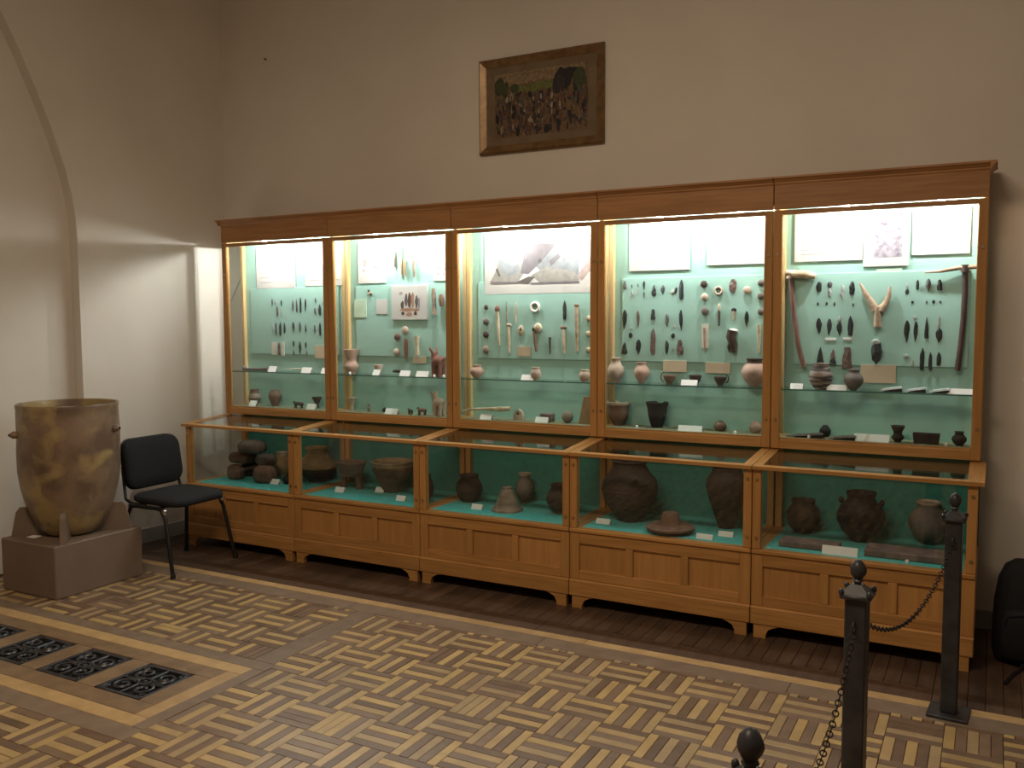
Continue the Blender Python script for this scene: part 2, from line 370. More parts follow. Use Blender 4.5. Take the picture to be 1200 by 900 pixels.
# --- lower showcase
part('sill', MB().box(e, 1-e, DF-.010, DF+.045, .425, .447, .004), oak_x)
part('deck', MB().box(e, 1-e, DF+.045, .19, .425, .440), oak_x)
for x0 in (e, .945): part('deck_batten', MB().box(x0, x0+.053, DF+.045, .165, .440, .447, .001), oak_y)
part('felt', MB().box(.055, .945, DF+.045, .165, .440, ZL, .0005), m_felt)
part('lower_backing', MB().box(e, 1-e, .165, .19, .447, .90), m_teal)
def screw(parent, x, y, z): part('screw', MB().tube([(x, y+.004, z), (x, y-.006, z)], .0075, 8), m_brass, parent, 40)
for x0 in (e, .956):
    p = part('front_post', MB().box(x0, x0+.042, DF, DF+.04, .447, .851, .003), oak_z)
    screw(p, x0+.021, DF, .80); screw(p, x0+.021, DF, .505)
    part('back_post', MB().box(x0, x0+.036, .125, .165, .447, .888, .003), oak_z)
part('lower_front_glass', MB().box(.044, .956, DF+.012, DF+.017, .447, .851), m_glass)
sl = (.900-.868)/.426
def slope(x0, x1, y0, y1, t, up=0):
    z = lambda y: .868+(y+.426)*sl+up
    return MB().add([(x0, y0, z(y0)-t), (x1, y0, z(y0)-t), (x1, y1, z(y1)-t), (x0, y1, z(y1)-t), (x0, y0, z(y0)), (x1, y0, z(y0)), (x1, y1, z(y1)), (x0, y1, z(y1))],
                    [(0, 3, 2, 1), (4, 5, 6, 7), (0, 1, 5, 4), (1, 2, 6, 5), (2, 3, 7, 6), (3, 0, 4, 7)])
part('table_front_rail', slope(e, 1-e, -.428, -.385, .017), oak_x)
for x0, x1 in ((e, .047), (.953, 1-e)): part('table_side_rail', slope(x0, x1, -.385, -.003, .017), oak_y)
part('table_glass', slope(.047, .953, -.385, -.003, .005, -.002), m_glass)
# --- upper showcase
part('case_floor', MB().box(e, 1-e, .0, YP, .905, ZF), oak_x)
part('case_floor_cloth', MB().box(SW, 1-SW, .006, YP, ZF-.002, ZF), m_green)
part('upper_backing', MB().box(e, 1-e, YP, YP+.02, .90, 2.21), m_green)
part('case_top', MB().box(e, 1-e, -.018, YP+.02, 2.192, 2.21), mat('dimmed_inner_board', (.07, .04, .02), None, .8))  # underside coloured dark to mute the lit slot line below the frieze
bz = part('mounting_board', MB().box(.075, .925, YP-.008, YP, 1.345, 1.835, .001), m_board)
for x0 in (e, 1-SW):
    p = part('upright', MB().box(x0, x0+SW-e, -.022, .008, .905, 2.16, .003), oak_z)
    for z in (1.06, 1.93): screw(p, x0+.5*SW, -.022, z)
for x0 in (e, .972): part('back_batten', MB().box(x0, x0+.026, YP-.03, YP, ZF, 2.192, .002), oak_light)
part('door_bottom_rail', MB().box(SW, 1-SW, -.022, .008, .905, .953, .003), oak_x)
part('door_top_rail', MB().box(SW, 1-SW, -.022, .006, 2.136, 2.160, .003), oak_dark)
part('front_glass', MB().box(SW, 1-SW, -.010, -.005, .953, 2.136), m_glass)
part('side_glass', MB().box(.010, .015, .008, YP-.03, ZF, 2.150), m_glass)
part('side_top_rail', MB().box(e, .024, .008, YP-.03, 2.150, 2.192), oak_light)
gs = part('glass_shelf', MB().box(.026, .974, .015, YP-.010, ZS-.008, ZS, .0005), m_shelf)
part('shelf_edge', MB().box(.026, .974, .0135, .015, ZS-.0075, ZS-.0005), mat('green_glass_edge', (.07, .22, .19), None, .25), gs)
part('frieze', MB().box(e, 1-e, -.024, -.004, 2.165, 2.292, .002), oak_dark)
part('cornice', MB().prism([(-.024, 2.288), (-.030, 2.296), (-.030, 2.302), (-.046, 2.318), (-.052, 2.320), (-.052, 2.330), (YP+.02, 2.330), (YP+.02, 2.288)], 0, e, 1-e), oak_dark)
LX = (.35, .79)
for x in LX:
    p = part('spotlight', MB().lathe([(.030, 2.192), (.030, 2.178), (.024, 2.172), (.022, 2.174), (.022, 2.190)], 16, (x, .060, 0)), m_chrome, None, 40)
    part('lens', MB().lathe([(0, 2.165), (.012, 2.167), (.021, 2.175)], 14, (x, .060, 0)), m_lamp, p, 60)
LMP = bpy.data.lights.new('spotlight_lamp', 'POINT'); LMP.energy = LAMP_W; LMP.color = (1, .995, .97); LMP.shadow_soft_size = .012
cabs = []
for k in range(5):
    c = thing('display_cabinet', CL[k], 'display cabinet', (k, 0, 0), 0, 'row of oak display cabinets')
    made = []
    for nm, me, par, loc in parts:
        o = bpy.data.objects.new(nm, me); COL.objects.link(o); o.location = loc
        o.parent = c if par is None else made[par]; made.append(o)
    for x in LX:
        l = bpy.data.objects.new('spotlight_lamp', LMP); COL.objects.link(l); l.parent = c; l.location = (x, .060, 2.156)
    cabs.append(c)
def extra(k, name, mb, m): return obj(name, mb, m, cabs[k])
extra(4, 'side_glass', MB().box(.985, .990, .008, YP-.03, ZF, 2.150), m_glass)
extra(4, 'side_top_rail', MB().box(.976, .998, .008, YP-.03, 2.150, 2.192), oak_light)
for k, xa in ((0, .010), (4, .985)): extra(k, 'lower_side_glass', MB().box(xa, xa+.005, DF+.04, .125, .447, .851), m_glass)
extra(4, 'cornice_return', MB().prism([(.998, 2.288), (1.004, 2.296), (1.004, 2.302), (1.020, 2.318), (1.028, 2.320), (1.028, 2.330), (.998, 2.330)], 1, -.052, YP+.02), oak_dark)
extra(0, 'cornice_return', MB().prism([(.002, 2.288), (-.004, 2.296), (-.004, 2.302), (-.020, 2.318), (-.028, 2.320), (-.028, 2.330), (.002, 2.330)], 1, -.052, YP+.02), oak_dark)
extra(4, 'frieze_return', MB().box(.990, .998, -.004, YP+.02, 2.168, 2.290), oak_dark)
extra(0, 'frieze_return', MB().box(.002, .010, -.004, YP+.02, 2.168, 2.290), oak_dark)
extra(4, 'table_end_rail', slope(.998, 1.022, -.428, -.003, .017), oak_y)
extra(0, 'table_end_rail', slope(-.02, .002, -.428, -.003, .017), oak_y)
#@@ARTEFACTS
# ------------------------------------------------------------------ artefact builders
def clay(c, name, dark=.62, rough=.7, sc=14, bump=.25): return mat('clay_'+name, srgb(c), tuple(x*dark for x in srgb(c)), rough, sc, bump=bump, spec=.3)
K = {'pale': clay((196, 176, 158), 'pale'), 'pink': clay((186, 156, 140), 'pink'), 'brown': clay((126, 98, 82), 'brown'), 'grey': clay((120, 112, 106), 'grey'),
     'dark': clay((72, 60, 54), 'dark'), 'black': clay((46, 42, 42), 'black'), 'red': clay((134, 92, 80), 'red'), 'tan': clay((172, 146, 112), 'tan'),
     'fl_dark': mat('flint_dark', srgb((52, 56, 58)), srgb((30, 34, 36)), .35, 40, bump=.4), 'fl_grey': mat('flint_grey', srgb((104, 104, 106)), srgb((70, 72, 76)), .4, 40, bump=.4),
     'fl_pale': mat('flint_pale', srgb((176, 182, 178)), srgb((140, 150, 148)), .45, 40, bump=.3), 'fl_brown': mat('flint_brown', srgb((112, 92, 86)), srgb((84, 68, 64)), .45, 40, bump=.4),
     'bone': mat('bone', srgb((208, 196, 172)), srgb((170, 152, 124)), .55, 30, bump=.2), 'horn': mat('antler', srgb((180, 160, 136)), srgb((138, 116, 94)), .6, 30, bump=.3),
     'haft': mat('wooden_haft', srgb((128, 92, 78)), srgb((90, 60, 50)), .6, 9, (6, 6, .8), bump=.2), 'haft_dark': mat('dark_wooden_haft', srgb((86, 64, 58)), srgb((56, 40, 38)), .6, 9, (6, 6, .8), bump=.2),
     'white': mat('white_plaque', srgb((222, 218, 206)), None, .7, 20), 'stone': mat('stone', srgb((150, 134, 118)), srgb((110, 98, 88)), .75, 22, bump=.4),
     'slab': mat('grey_stone_slab', srgb((128, 110, 104)), srgb((98, 84, 80)), .8, 18, bump=.4)}
def flint(u, v0, v1, wpx, kind='leaf', m='fl_dark', tilt=0, yb=YP-.008, th=None):
    """a knapped piece fixed to the board; outline from its pixels, size from the board's distance"""
    a, b = at(u, v0, 1, yb), at(u, v1, 1, yb); h = abs(a.z-b.z); s = mpp(a)*1.12; wd = wpx*s/2
    th = th or max(.004, min(wd*.7, .010))
    prof = {'leaf': (.10, .55, .92, 1, .85, .3), 'blade': (.7, .95, 1, .95, .75, .12), 'point': (1, .98, .86, .66, .4, .06), 'scraper': (.45, .9, 1, .98, .8, .4),
            'trap': (1, .93, .83, .74, .64, .55), 'drop': (.35, .9, 1, .75, .4, .15), 'axe': (.9, 1, .9, .72, .6, .42)}[kind]
    mb = MB(); vs = []
    for j, p in enumerate(prof):
        z = h*j/(len(prof)-1); w2 = max(.0008, wd*p*R.uniform(.9, 1.1)); sk = R.uniform(-.12, .12)*wd; rg = R.uniform(-.3, .3)*w2
        vs += [(sk-w2, -th*.25, z), (sk+rg, -th*(.5+.5*p), z), (sk+w2, -th*.25, z), (sk, 0, z)]
    fs = [(j*4+i, j*4+(i+1) % 4, (j+1)*4+(i+1) % 4, (j+1)*4+i) for j in range(len(prof)-1) for i in range(4)]+[(3, 2, 1, 0), tuple(len(vs)-4+i for i in range(4))]
    mb.add(vs, fs); c = at(u, v1, 1, yb)
    o = obj('stone_tool', mb, K[m], None, None, (c.x, yb, c.z), (0, tilt, 0)); return o
def board_tube(name, pts, r, m, yb=YP-.008, n=8, taper=None):
    """a rod-like thing lying against the board along pixel points"""
    P = [at(u, v, 1, yb) for u, v in pts]; rr = [q*mpp(P[0])/2*1.12 for q in (r if isinstance(r, list) else [r]*len(pts))]
    o0 = P[-1]; mb = MB().tube([(p.x-o0.x, -max(rr)-.001, p.z-o0.z) for p in P], rr, n)
    return obj(name, mb, K[m], None, 50, (o0.x, yb, o0.z))
def disc(u, v, rpx, m, hole=0, yb=YP-.008, name='clay_disc'):
    p = at(u, v, 1, yb); r = rpx*mpp(p)*1.1; mb = MB()
    if hole: mb.tube([(math.cos(a*PI/8)*r*.75, -r*.3, math.sin(a*PI/8)*r*.75) for a in range(16)], r*.28, 6, True)
    else: mb.ball((0, -r*.45, 0), (r, r*.5, r), 12, 8, .1, u)
    return obj(name, mb, K[m], None, 60, (p.x, yb, p.z))
def plate(name, u0, v0, u1, v1, m, yb=YP, th=.006):
    """a flat card or sheet fixed to the backing"""
    a, b = at(u0, v1, 1, yb-th), at(u1, v0, 1, yb-th)
    c = at((u0+u1)/2, (v0+v1)/2, 1, yb-th); w2, h2 = (b.x-a.x)/2, abs(at(0.5*(u0+u1), v0, 1, yb-th).z-at(.5*(u0+u1), v1, 1, yb-th).z)/2
    return obj(name, MB().box(-w2, w2, -th, 0, -h2, h2, .0006), m, None, None, (c.x, yb, c.z)), w2, h2, th
def spot(u, v, z, ylo, yhi):
    p = at(u, v, 2, z); y = min(max(p.y, ylo), yhi); q = at(u, v, 1, y); return Vector((q.x, y, z))
def card(u, v, wpx, z, ylo, yhi, lab, grp, hpx=5, m=None):
    p = spot(u, v, z, ylo, yhi); s = mpp(p); w2 = wpx*s*1.1/2; h = max(.014, hpx*s*1.05)
    # a folded caption card leaning back
    d = h*.55
    mb = MB().add([(-w2, 0, 0), (w2, 0, 0), (w2, d, h), (-w2, d, h), (-w2, .0015, 0), (w2, .0015, 0), (w2, d+.0015, h), (-w2, d+.0015, h), (-w2, d*1.5, 0), (w2, d*1.5, 0)],
                  [(0, 1, 2, 3), (4, 7, 6, 5), (0, 4, 5, 1), (3, 2, 6, 7), (0, 3, 7, 4), (1, 5, 6, 2), (7, 8, 9, 6)])
    return tag(obj('caption_card', mb, m or m_card, None, None, (p.x, p.y, z)), lab, 'card', grp)
PR = {  # profiles: (height 0..1, radius 0..1)
 'jar': [(0, .42), (.04, .46), (.2, .78), (.42, 1), (.6, .92), (.76, .62), (.84, .52), (.92, .56), (1, .66)],
 'pot': [(0, .5), (.04, .54), (.22, .85), (.45, 1), (.66, .93), (.82, .72), (.9, .66), (1, .72)],
 'olla': [(0, .3), (.05, .42), (.2, .74), (.4, .96), (.55, 1), (.72, .84), (.84, .60), (.9, .55), (1, .62)],
 'bowl': [(0, .4), (.05, .44), (.3, .66), (.6, .86), (.85, .97), (1, 1)],
 'bellbowl': [(0, .42), (.04, .44), (.25, .72), (.5, .86), (.68, .84), (.82, .88), (.93, 1), (1, 1)],
 'beaker': [(0, .45), (.04, .48), (.25, .66), (.5, .78), (.66, .82), (.82, .88), (1, 1)],
 'bell': [(0, 1), (.05, .99), (.14, .86), (.4, .66), (.7, .48), (.88, .36), (.93, .30), (.96, .33), (1, .30)],
 'cone': [(0, .4), (.08, .36), (.3, .3), (.6, .55), (1, 1)],
 'double': [(0, .45), (.06, .5), (.18, .8), (.3, .92), (.42, .72), (.52, .58), (.66, .66), (.82, .85), (1, 1)],
 'amphora': [(0, .36), (.03, .4), (.14, .6), (.32, .88), (.52, 1), (.68, .93), (.82, .7), (.9, .58), (.95, .55), (1, .66)],
 'tall': [(0, .38), (.04, .42), (.25, .62), (.5, .86), (.7, 1), (.84, .93), (.93, .72), (1, .70)],
 'biconic': [(0, .48), (.05, .52), (.35, .8), (.6, 1), (.8, .86), (.93, .68), (1, .66)],
 'hat': [(0, .42), (.06, .5), (.18, .98), (.28, 1), (.34, .9), (.36, .45), (.4, .42), (.85, .36), (.96, .3), (1, .0)],
 'ball': [(0, .3), (.06, .5), (.25, .85), (.5, 1), (.75, .85), (.94, .45), (1, 0)],
 'squat': [(0, .6), (.06, .7), (.3, .97), (.55, 1), (.8, .75), (.92, .5), (1, .46)]}
def vessel(name, prof, u, vt, vb, wpx, z, ylo, yhi, m, label, cat, group=None, n=24, ribs=0, wob=.03, lugs=None, handle=None, band=None):
    p = spot(u, vb-1, z, ylo, yhi); s = mpp(p); H = (vb-vt)*s; r = wpx*s/2
    pr = []; P = PR[prof]
    for (a, ra), (b, rb) in zip(P, P[1:]):
        for q in (0, .5): pr.append(((ra+(rb-ra)*q)*r, (a+(b-a)*q)*H))
    pr.append((P[-1][1]*r, H))
    if ribs: pr = [(q*(1+.05*math.sin(zz/H*2*PI*ribs)), zz) for q, zz in pr]
    if P[-1][1] > .2 and prof not in ('hat',) and prof != 'bell':
        t = max(.004, r*.07)
        inner = [(max(.002, q-t), max(zz, t)) for q, zz in reversed(pr)]
        pr = pr+[(pr[-1][0]-t*.5, H+t*.3)]+inner[1:]+[(0, t)]
    body = MB().lathe(pr, n, wob=wob, seed=u*.37)
    if not lugs and not handle:
        o = obj(name, body, [K[m] if isinstance(m, str) else m]+([K[band[2]]] if band else []), None, 50, (p.x, p.y, z))
        if band:
            for f in o.data.polygons:
                if band[0]*H <= f.center.z <= band[1]*H*1.02: f.material_index = 1
        return tag(o, label, cat, group)
    t_ = thing(name, label, cat, (p.x, p.y, z), 0, group); M = K[m] if isinstance(m, str) else m
    obj('body', body, M, t_, 50)
    for (ang, hz, rz) in (lugs or []):
        rad = r*[max(q[1] for q in P if abs(q[0]-hz) < .15)][0]
        obj('lug', MB().ball((math.cos(ang)*rad, math.sin(ang)*rad, hz*H), (r*rz, r*rz, r*rz*1.2), 10, 6), M, t_, 60)
    for (ang, h0, h1, out) in (handle or []):
        rad = r*.85; pts = []
        for i in range(11):
            a = -PI/2+PI*i/10; rr = rad+out*r*math.cos(a); zz = H*((h0+h1)/2+(h1-h0)/2*math.sin(a)); pts.append((math.cos(ang)*rr, math.sin(ang)*rr, zz))
        obj('handle', MB().tube(pts, r*.10, 8), M, t_, 60)
    return t_
# ------------------------------------------------------------------ what is shown in the cabinets
SC = ['the chair-side cabinet', 'the tool-photograph cabinet', 'the hut-drawing cabinet', 'the amphora cabinet', 'the hafted-pick cabinet']
MW = {'fl_dark': 'dark', 'fl_grey': 'grey', 'fl_pale': 'pale', 'fl_brown': 'brown'}
KW = {'leaf': 'leaf-shaped flint point', 'blade': 'slim flint blade', 'point': 'tapering flint point', 'scraper': 'rounded flint scraper', 'trap': 'wedge-shaped flint axe', 'drop': 'drop-shaped flint piece', 'axe': 'broad flint axe'}
def flints(k, ox, oy, sc, row, items):
    """items: x, y0, y1, width, kind, material  (in pixels of an enlarged view, ox/oy/sc undo the enlargement)"""
    for it in items:
        x, a, b, wd, kind, m = it[:6]
        o = flint(ox+x/sc, oy+a/sc, oy+b/sc, wd/sc, kind, m, it[6] if len(it) > 6 else R.uniform(-.03, .03))
        hp = (b-a)/sc; sz = 'tiny ' if hp < 7 else ('small ' if hp < 12 else ('long ' if hp > 21 else ''))
        wh = ('' if k != 4 else (', adze side' if x < 550 else ', pick side'))
        tag(o, '%s%s %s, %s row%s, board of %s' % (sz, MW[m], KW[kind], row, wh, SC[k]), 'stone tool', 'stone tools on the board of '+SC[k])
D, G_, P_, B_ = 'fl_dark', 'fl_grey', 'fl_pale', 'fl_brown'
# chair-side cabinet
a1 = (0, 280, 330, 6)
flints(*a1, 'top', [(235, 118, 178, 13, 'leaf', G_), (258, 120, 160, 14, 'drop', P_), (272, 170, 240, 17, 'blade', B_), (300, 130, 175, 14, 'leaf', D), (302, 185, 238, 13, 'blade', P_),
    (380, 130, 205, 14, 'blade', G_), (408, 120, 215, 13, 'blade', G_), (435, 110, 220, 17, 'blade', D), (468, 122, 210, 14, 'leaf', D), (540, 115, 150, 12, 'scraper', G_), (537, 185, 235, 16, 'leaf', G_),
    (571, 160, 235, 22, 'blade', D), (590, 112, 165, 12, 'leaf', P_)])
flints(*a1, 'middle', [(240, 300, 365, 14, 'leaf', P_), (262, 285, 375, 14, 'blade', G_), (292, 285, 380, 21, 'blade', D), (322, 288, 362, 16, 'blade', D), (385, 285, 355, 18, 'leaf', D), (430, 285, 360, 20, 'leaf', G_),
    (470, 295, 350, 13, 'point', D), (535, 305, 368, 15, 'leaf', G_), (573, 288, 378, 20, 'blade', D)])
flints(*a1, 'bottom', [(385, 415, 460, 16, 'leaf', D), (385, 478, 522, 14, 'drop', G_), (432, 422, 508, 20, 'leaf', D), (471, 425, 465, 14, 'scraper', D), (478, 482, 520, 12, 'drop', G_)])
def card_wall(k, box, m, label, cat='card', name='mounted_card', yb=YP-.008, th=.004):
    o, w2, h2, th = plate(name, *box, m, yb, th); tag(o, label, cat); return o, w2, h2, th
card_wall(0, (318.5, 401, 324, 416), K['white'], 'white mounting strip under bone pieces, chair-side cabinet board', 'plaque', 'white_plaque')
tag(flint(327.5, 401, 416, 3.4, 'blade', 'fl_brown'), 'pinkish brown blade between white strips on the chair-side cabinet board', 'stone tool')
card_wall(0, (330, 401, 333, 417), K['white'], 'narrow white mounting strip on the chair-side cabinet board', 'plaque', 'white_plaque')
card_wall(0, (369, 405, 381, 420), m_tan, 'small tan card at the edge of the chair-side cabinet board')
def sheet(box, label, cat='sheet', mat_=None): 
    o, w2, h2, th = plate('display_sheet', *box, mat_ or m_paper, YP, .009); tag(o, label, cat); return o, w2, h2, th
faint = mat('faint_print', (.36, .35, .32), (.46, .45, .42), .8, 5, lo=.42, hi=.58)
def lines_print(o, w2, h2, th, rows=7, m=None):
    mb = MB()
    for i in range(rows):
        z = h2*.7-1.4*h2*i/(rows-1); mb.box(-w2*.8, w2*R.uniform(.4, .82), -th-.0004, -th-.0001, z-h2*.022, z+h2*.022)
    obj('printed_lines', mb, m or faint, o)
q = sheet((300.5, 290, 344, 338), 'white printed sheet at the corner end of the chair-side cabinet'); lines_print(*q)
q = sheet((357, 288, 402, 335), 'white printed sheet next to the tool-photograph cabinet, inside the chair-side cabinet'); lines_print(*q)
# tool-photograph cabinet
o, w2, h2, th = sheet((419.7, 285, 450.7, 332), 'white framed sheet with a faint reddish map drawing', 'picture')
ink = [mat('print_ink_%d' % i, srgb(c), srgb(tuple(x*.9 for x in c)), .8, 30) for i, c in enumerate([(168, 152, 148), (150, 138, 148), (116, 112, 116), (92, 88, 86), (84, 66, 62), (168, 128, 104), (152, 150, 144), (136, 142, 146)])]
def blobs(o, w2, h2, th, lst):
    mb = MB()
    for j, (x, z, a, b, g) in enumerate(lst):
        pts = [(x*w2+a*w2*math.cos(t*PI/5)*R.uniform(.7, 1.15), z*h2+b*h2*math.sin(t*PI/5)*R.uniform(.7, 1.15)) for t in range(10)]
        d = -th-.0002-.00006*(j+1); mb.mi = g; mb.add([(p[0], d, p[1]) for p in pts], [tuple(range(10))])
    obj('print', mb, ink, o)['kind'] = 'stuff'
blobs(o, w2, h2, th, [(R.uniform(-.6, .6), R.uniform(-.6, .7), R.uniform(.06, .25), R.uniform(.04, .16), R.choice((0, 0, 1))) for i in range(16)])
o, w2, h2, th = card_wall(1, (458.7, 334.7, 500, 374.7), m_paper, 'white card with a colour photograph of upright tools', 'photograph', 'mounted_photograph', YP-.008, .012)
blobs(o, w2, h2, th, [(-.38, -.15, .1, .28, 4), (-.16, .12, .09, .42, 3), (.02, .1, .1, .5, 4), (.2, .15, .1, .5, 5), (.42, .05, .1, .42, 3), (.55, 0, .07, .35, 1), (.05, -.42, .6, .1, 5), (-.35, -.62, .1, .12, 4), (.0, -.68, .2, .12, 5), (.35, -.62, .1, .14, 4), (-.45, .55, .12, .1, 0)])
card_wall(1, (415, 351, 429, 372), mat('mint_card', srgb((190, 214, 190)), None, .8), 'pale green card below the framed map drawing')
card_wall(1, (441, 351, 453.5, 368), m_paper, 'small white card between map drawing and tool photograph')
o, w2, h2, th = sheet((508, 298, 527, 329), 'white sheet with lilac print beside the hut-drawing cabinet'); blobs(o, w2, h2, th, [(R.uniform(-.6, .6), R.uniform(-.5, .5), .15, .12, 1) for i in range(5)])
for (u, a, b, wd, m, lb) in [(463.3, 294, 313, 3, 'stone', 'short grey bone awl'), (470.5, 289, 322, 3.4, 'bone', 'long grey bone point'), (475, 303, 324, 3.6, 'tan', 'brownish bone tool with a bound top'), (486, 303, 325, 3.4, 'stone', 'grey-green bone blade')]:
    tag(board_tube('bone_tool', [(u, a), (u, (a+b)/2), (u+.5, b)], [wd*.5, wd, wd*.6], m, YP), lb+' near the top of the tool-photograph cabinet', 'bone tool')
t = thing('animal_figurine', 'tiny black and white animal figurine pinned above two pale cards', 'figurine', at(435, 346, 1, YP))
s = mpp(t.location)
obj('body', MB().ball((0, -.012, s*2), (s*3.6, .008, s*1.8), 10, 6), K['bone'], t, 60)
obj('head', MB().ball((-s*1.5, -.016, s*5), (s*1.7, .007, s*1.7), 8, 6), K['black'], t, 60); obj('spot', MB().ball((s*2, -.018, s*1.5), (s*1.4, .005, s*1.4), 8, 6), K['black'], t, 60)
for (u, v, r, m, lb) in [(466.7, 394.7, 4, 'brown', 'mottled brown clay bead left of the red rod'), (476, 387, 4.4, 'pale', 'pale clay bead strung above the red rod'), (466, 412.7, 4, 'pale', 'pale clay bead below the mottled bead')]:
    tag(disc(u, v, r, m), lb+', tool-photograph cabinet', 'bead')
tag(board_tube('stone_rod', [(477, 397), (477, 408), (477.5, 420)], [4, 4.4, 3.6], 'red'), 'dark red polished stone rod under the tool photograph', 'stone tool')
tag(board_tube('bone_tool', [(490.7, 394), (490.7, 404), (491, 416)], [6, 4, 5], 'bone'), 'pale bone tool with a wide head above a tan card', 'bone tool')
card_wall(1, (484, 418, 499, 426), m_tan, 'small tan card under the pale bone tool, tool-photograph cabinet')
tag(board_tube('clay_figurine', [(510, 338), (510, 346), (510.5, 357), (511, 369)], [3.5, 5, 3.4, 6], 'stone'), 'slender grey clay figurine on the tool-photograph cabinet board', 'figurine')
tag(board_tube('clay_figurine', [(519, 345), (519, 351), (519.4, 359)], [4, 6, 4], 'brown'), 'stubby brown clay figurine at the edge of the tool-photograph board', 'figurine')
# hut-drawing cabinet
o, w2, h2, th = sheet((566, 272, 699, 344), 'wide white sheet with a grey drawing of ancient huts', 'picture')
def poly(o, th, lst):
    for j, (g, pts) in enumerate(lst):
        d = -th-.0003-.00012*j; obj('drawn_shape', MB().add([(p[0], d, p[1]) for p in pts], [tuple(range(len(pts)))]), ink[g], o)
X = lambda x: (x-.5)*2*w2; Z = lambda z: (.5-z)*2*h2
def PP(*pts): return [(X(a), Z(b)) for a, b in pts]
poly(o, th, [(6, PP((.05, .80), (.10, .62), (.14, .36), (.24, .34), (.33, .40), (.36, .66), (.30, .82))), (7, PP((.13, .42), (.20, .38), (.30, .44), (.33, .62), (.22, .70), (.14, .60))),
    (2, PP((.33, .66), (.37, .22), (.52, .18), (.64, .20), (.60, .34), (.47, .56), (.40, .68))), (7, PP((.47, .56), (.60, .30), (.66, .22), (.78, .26), (.83, .40), (.84, .72), (.56, .74))),
    (6, PP((.42, .70), (.56, .56), (.80, .66), (.84, .80), (.50, .82))), (2, PP((.58, .48), (.66, .36), (.68, .42), (.60, .56))), (3, PP((.48, .45), (.51, .42), (.52, .48), (.49, .52))),
    (3, PP((.10, .58), (.12, .57), (.15, .70), (.13, .70))), (3, PP((.27, .82), (.40, .72), (.46, .72), (.40, .84))), (2, PP((.42, .82), (.84, .81), (.84, .845), (.42, .85))), (0, PP((.82, .74), (.98, .28), (1.0, .30), (.99, .5), (.86, .80))),
    (2, PP((.05, .79), (.3, .80), (.3, .83), (.06, .83)))])
for (v, r, m, lb) in [(360, 2.6, 'dark', 'topmost small dark'), (376.7, 3.6, 'grey', 'upper grey'), (392, 3.6, 'dark', 'lower dark'), (409.5, 4.2, 'stone', 'lowest large')]:
    tag(disc(570.2, v, r, m), lb+' stone disc in the column, hut-drawing cabinet', 'disc')
def hafted(u0, v0, u1, v1, wd, m, head, mh, label, yb=YP-.008):
    P0, P1 = at(u0, v0, 1, yb), at(u1, v1, 1, yb); s = mpp(P1)*1.1
    t = thing('bone_tool', label, 'bone tool', (P1.x, yb, P1.z))
    mid = (P0+P1)/2
    obj('shaft', MB().tube([(p.x-P1.x, -wd*s*.55, p.z-P1.z) for p in (P0, mid, P1)], [wd*s*.45, wd*s*.5, wd*s*.32], 8), K[m], t, 50)
    hw, hh = head; obj('head', MB().ball((P0.x-P1.x, -wd*s*.6, P0.z-P1.z), (hw*s/2, wd*s*.5, hh*s/2), 10, 6, .15, u0), K[mh], t, 50); return t
hafted(584, 362, 586.5, 405, 3.6, 'bone', (7, 8), 'brown', 'long bone haft with a brown knobbed top, hut-drawing cabinet')
tag(board_tube('bone_tool', [(594, 353), (594.2, 366), (594.5, 378)], [1, 2, 1.4], 'stone'), 'thin grey bone needle above a hafted bone, hut-drawing cabinet', 'bone tool')
hafted(597.3, 381, 598, 414, 3.6, 'bone', (7, 4), 'pale', 'bone shaft with a small flat pale head, hut-drawing cabinet')
tag(board_tube('bone_tool', [(605.3, 354), (605.3, 366), (605.3, 380)], [1.4, 2.2, 1.2], 'bone'), 'thin pale bone needle beside the grey needle, hut-drawing cabinet', 'bone tool')
t = thing('bone_pendant', 'pale bone pendant with a dark hole above the tan card', 'pendant', at(611, 392, 1, YP-.008)); s = mpp(t.location)
obj('body', MB().ball((0, -.007, s*5), (s*4, .006, s*6), 10, 8, .1, 3), K['bone'], t, 60); obj('hole', MB().ball((0, -.012, s*6), (s*1.4, .003, s*1.7), 8, 6), K['black'], t, 60)
card_wall(2, (606, 406, 622, 417.5), m_tan, 'tan caption card on the hut-drawing cabinet board')
tag(disc(628, 360, 6, 'white', 1, name='shell_ring'), 'white shell ring on the hut-drawing cabinet board', 'ring')
hafted(627, 386, 629.5, 412, 4, 'brown', (5, 5), 'black', 'short dark hafted tool with a bent shaft, hut-drawing cabinet')
tag(disc(631.5, 384, 5, 'bone', name='bone_piece'), 'rounded pale bone piece over the dark bent shaft', 'bone tool')
hafted(644.7, 396, 644.9, 415, 1.8, 'dark', (4, 1.6), 'dark', 'thin dark pin with a flat head, hut-drawing cabinet')
tag(flint(661.7, 352, 374.5, 4.4, 'blade', 'fl_dark'), 'long black flint blade above a hafted bone, hut-drawing cabinet', 'stone tool')
hafted(661.5, 384, 662.4, 414, 4, 'bone', (8.5, 4), 'brown', 'bone shaft with a wide brown head under the black blade')
hafted(677, 358, 677.5, 412, 4.6, 'horn', (6, 4), 'brown', 'longest bone shaft, full board height, hut-drawing cabinet')
for v, lb in ((373, 'upper'), (391, 'middle'), (410, 'lower')): tag(disc(690, v, 3, 'bone'), lb+' pale bone button at the edge beside the amphora cabinet', 'button')
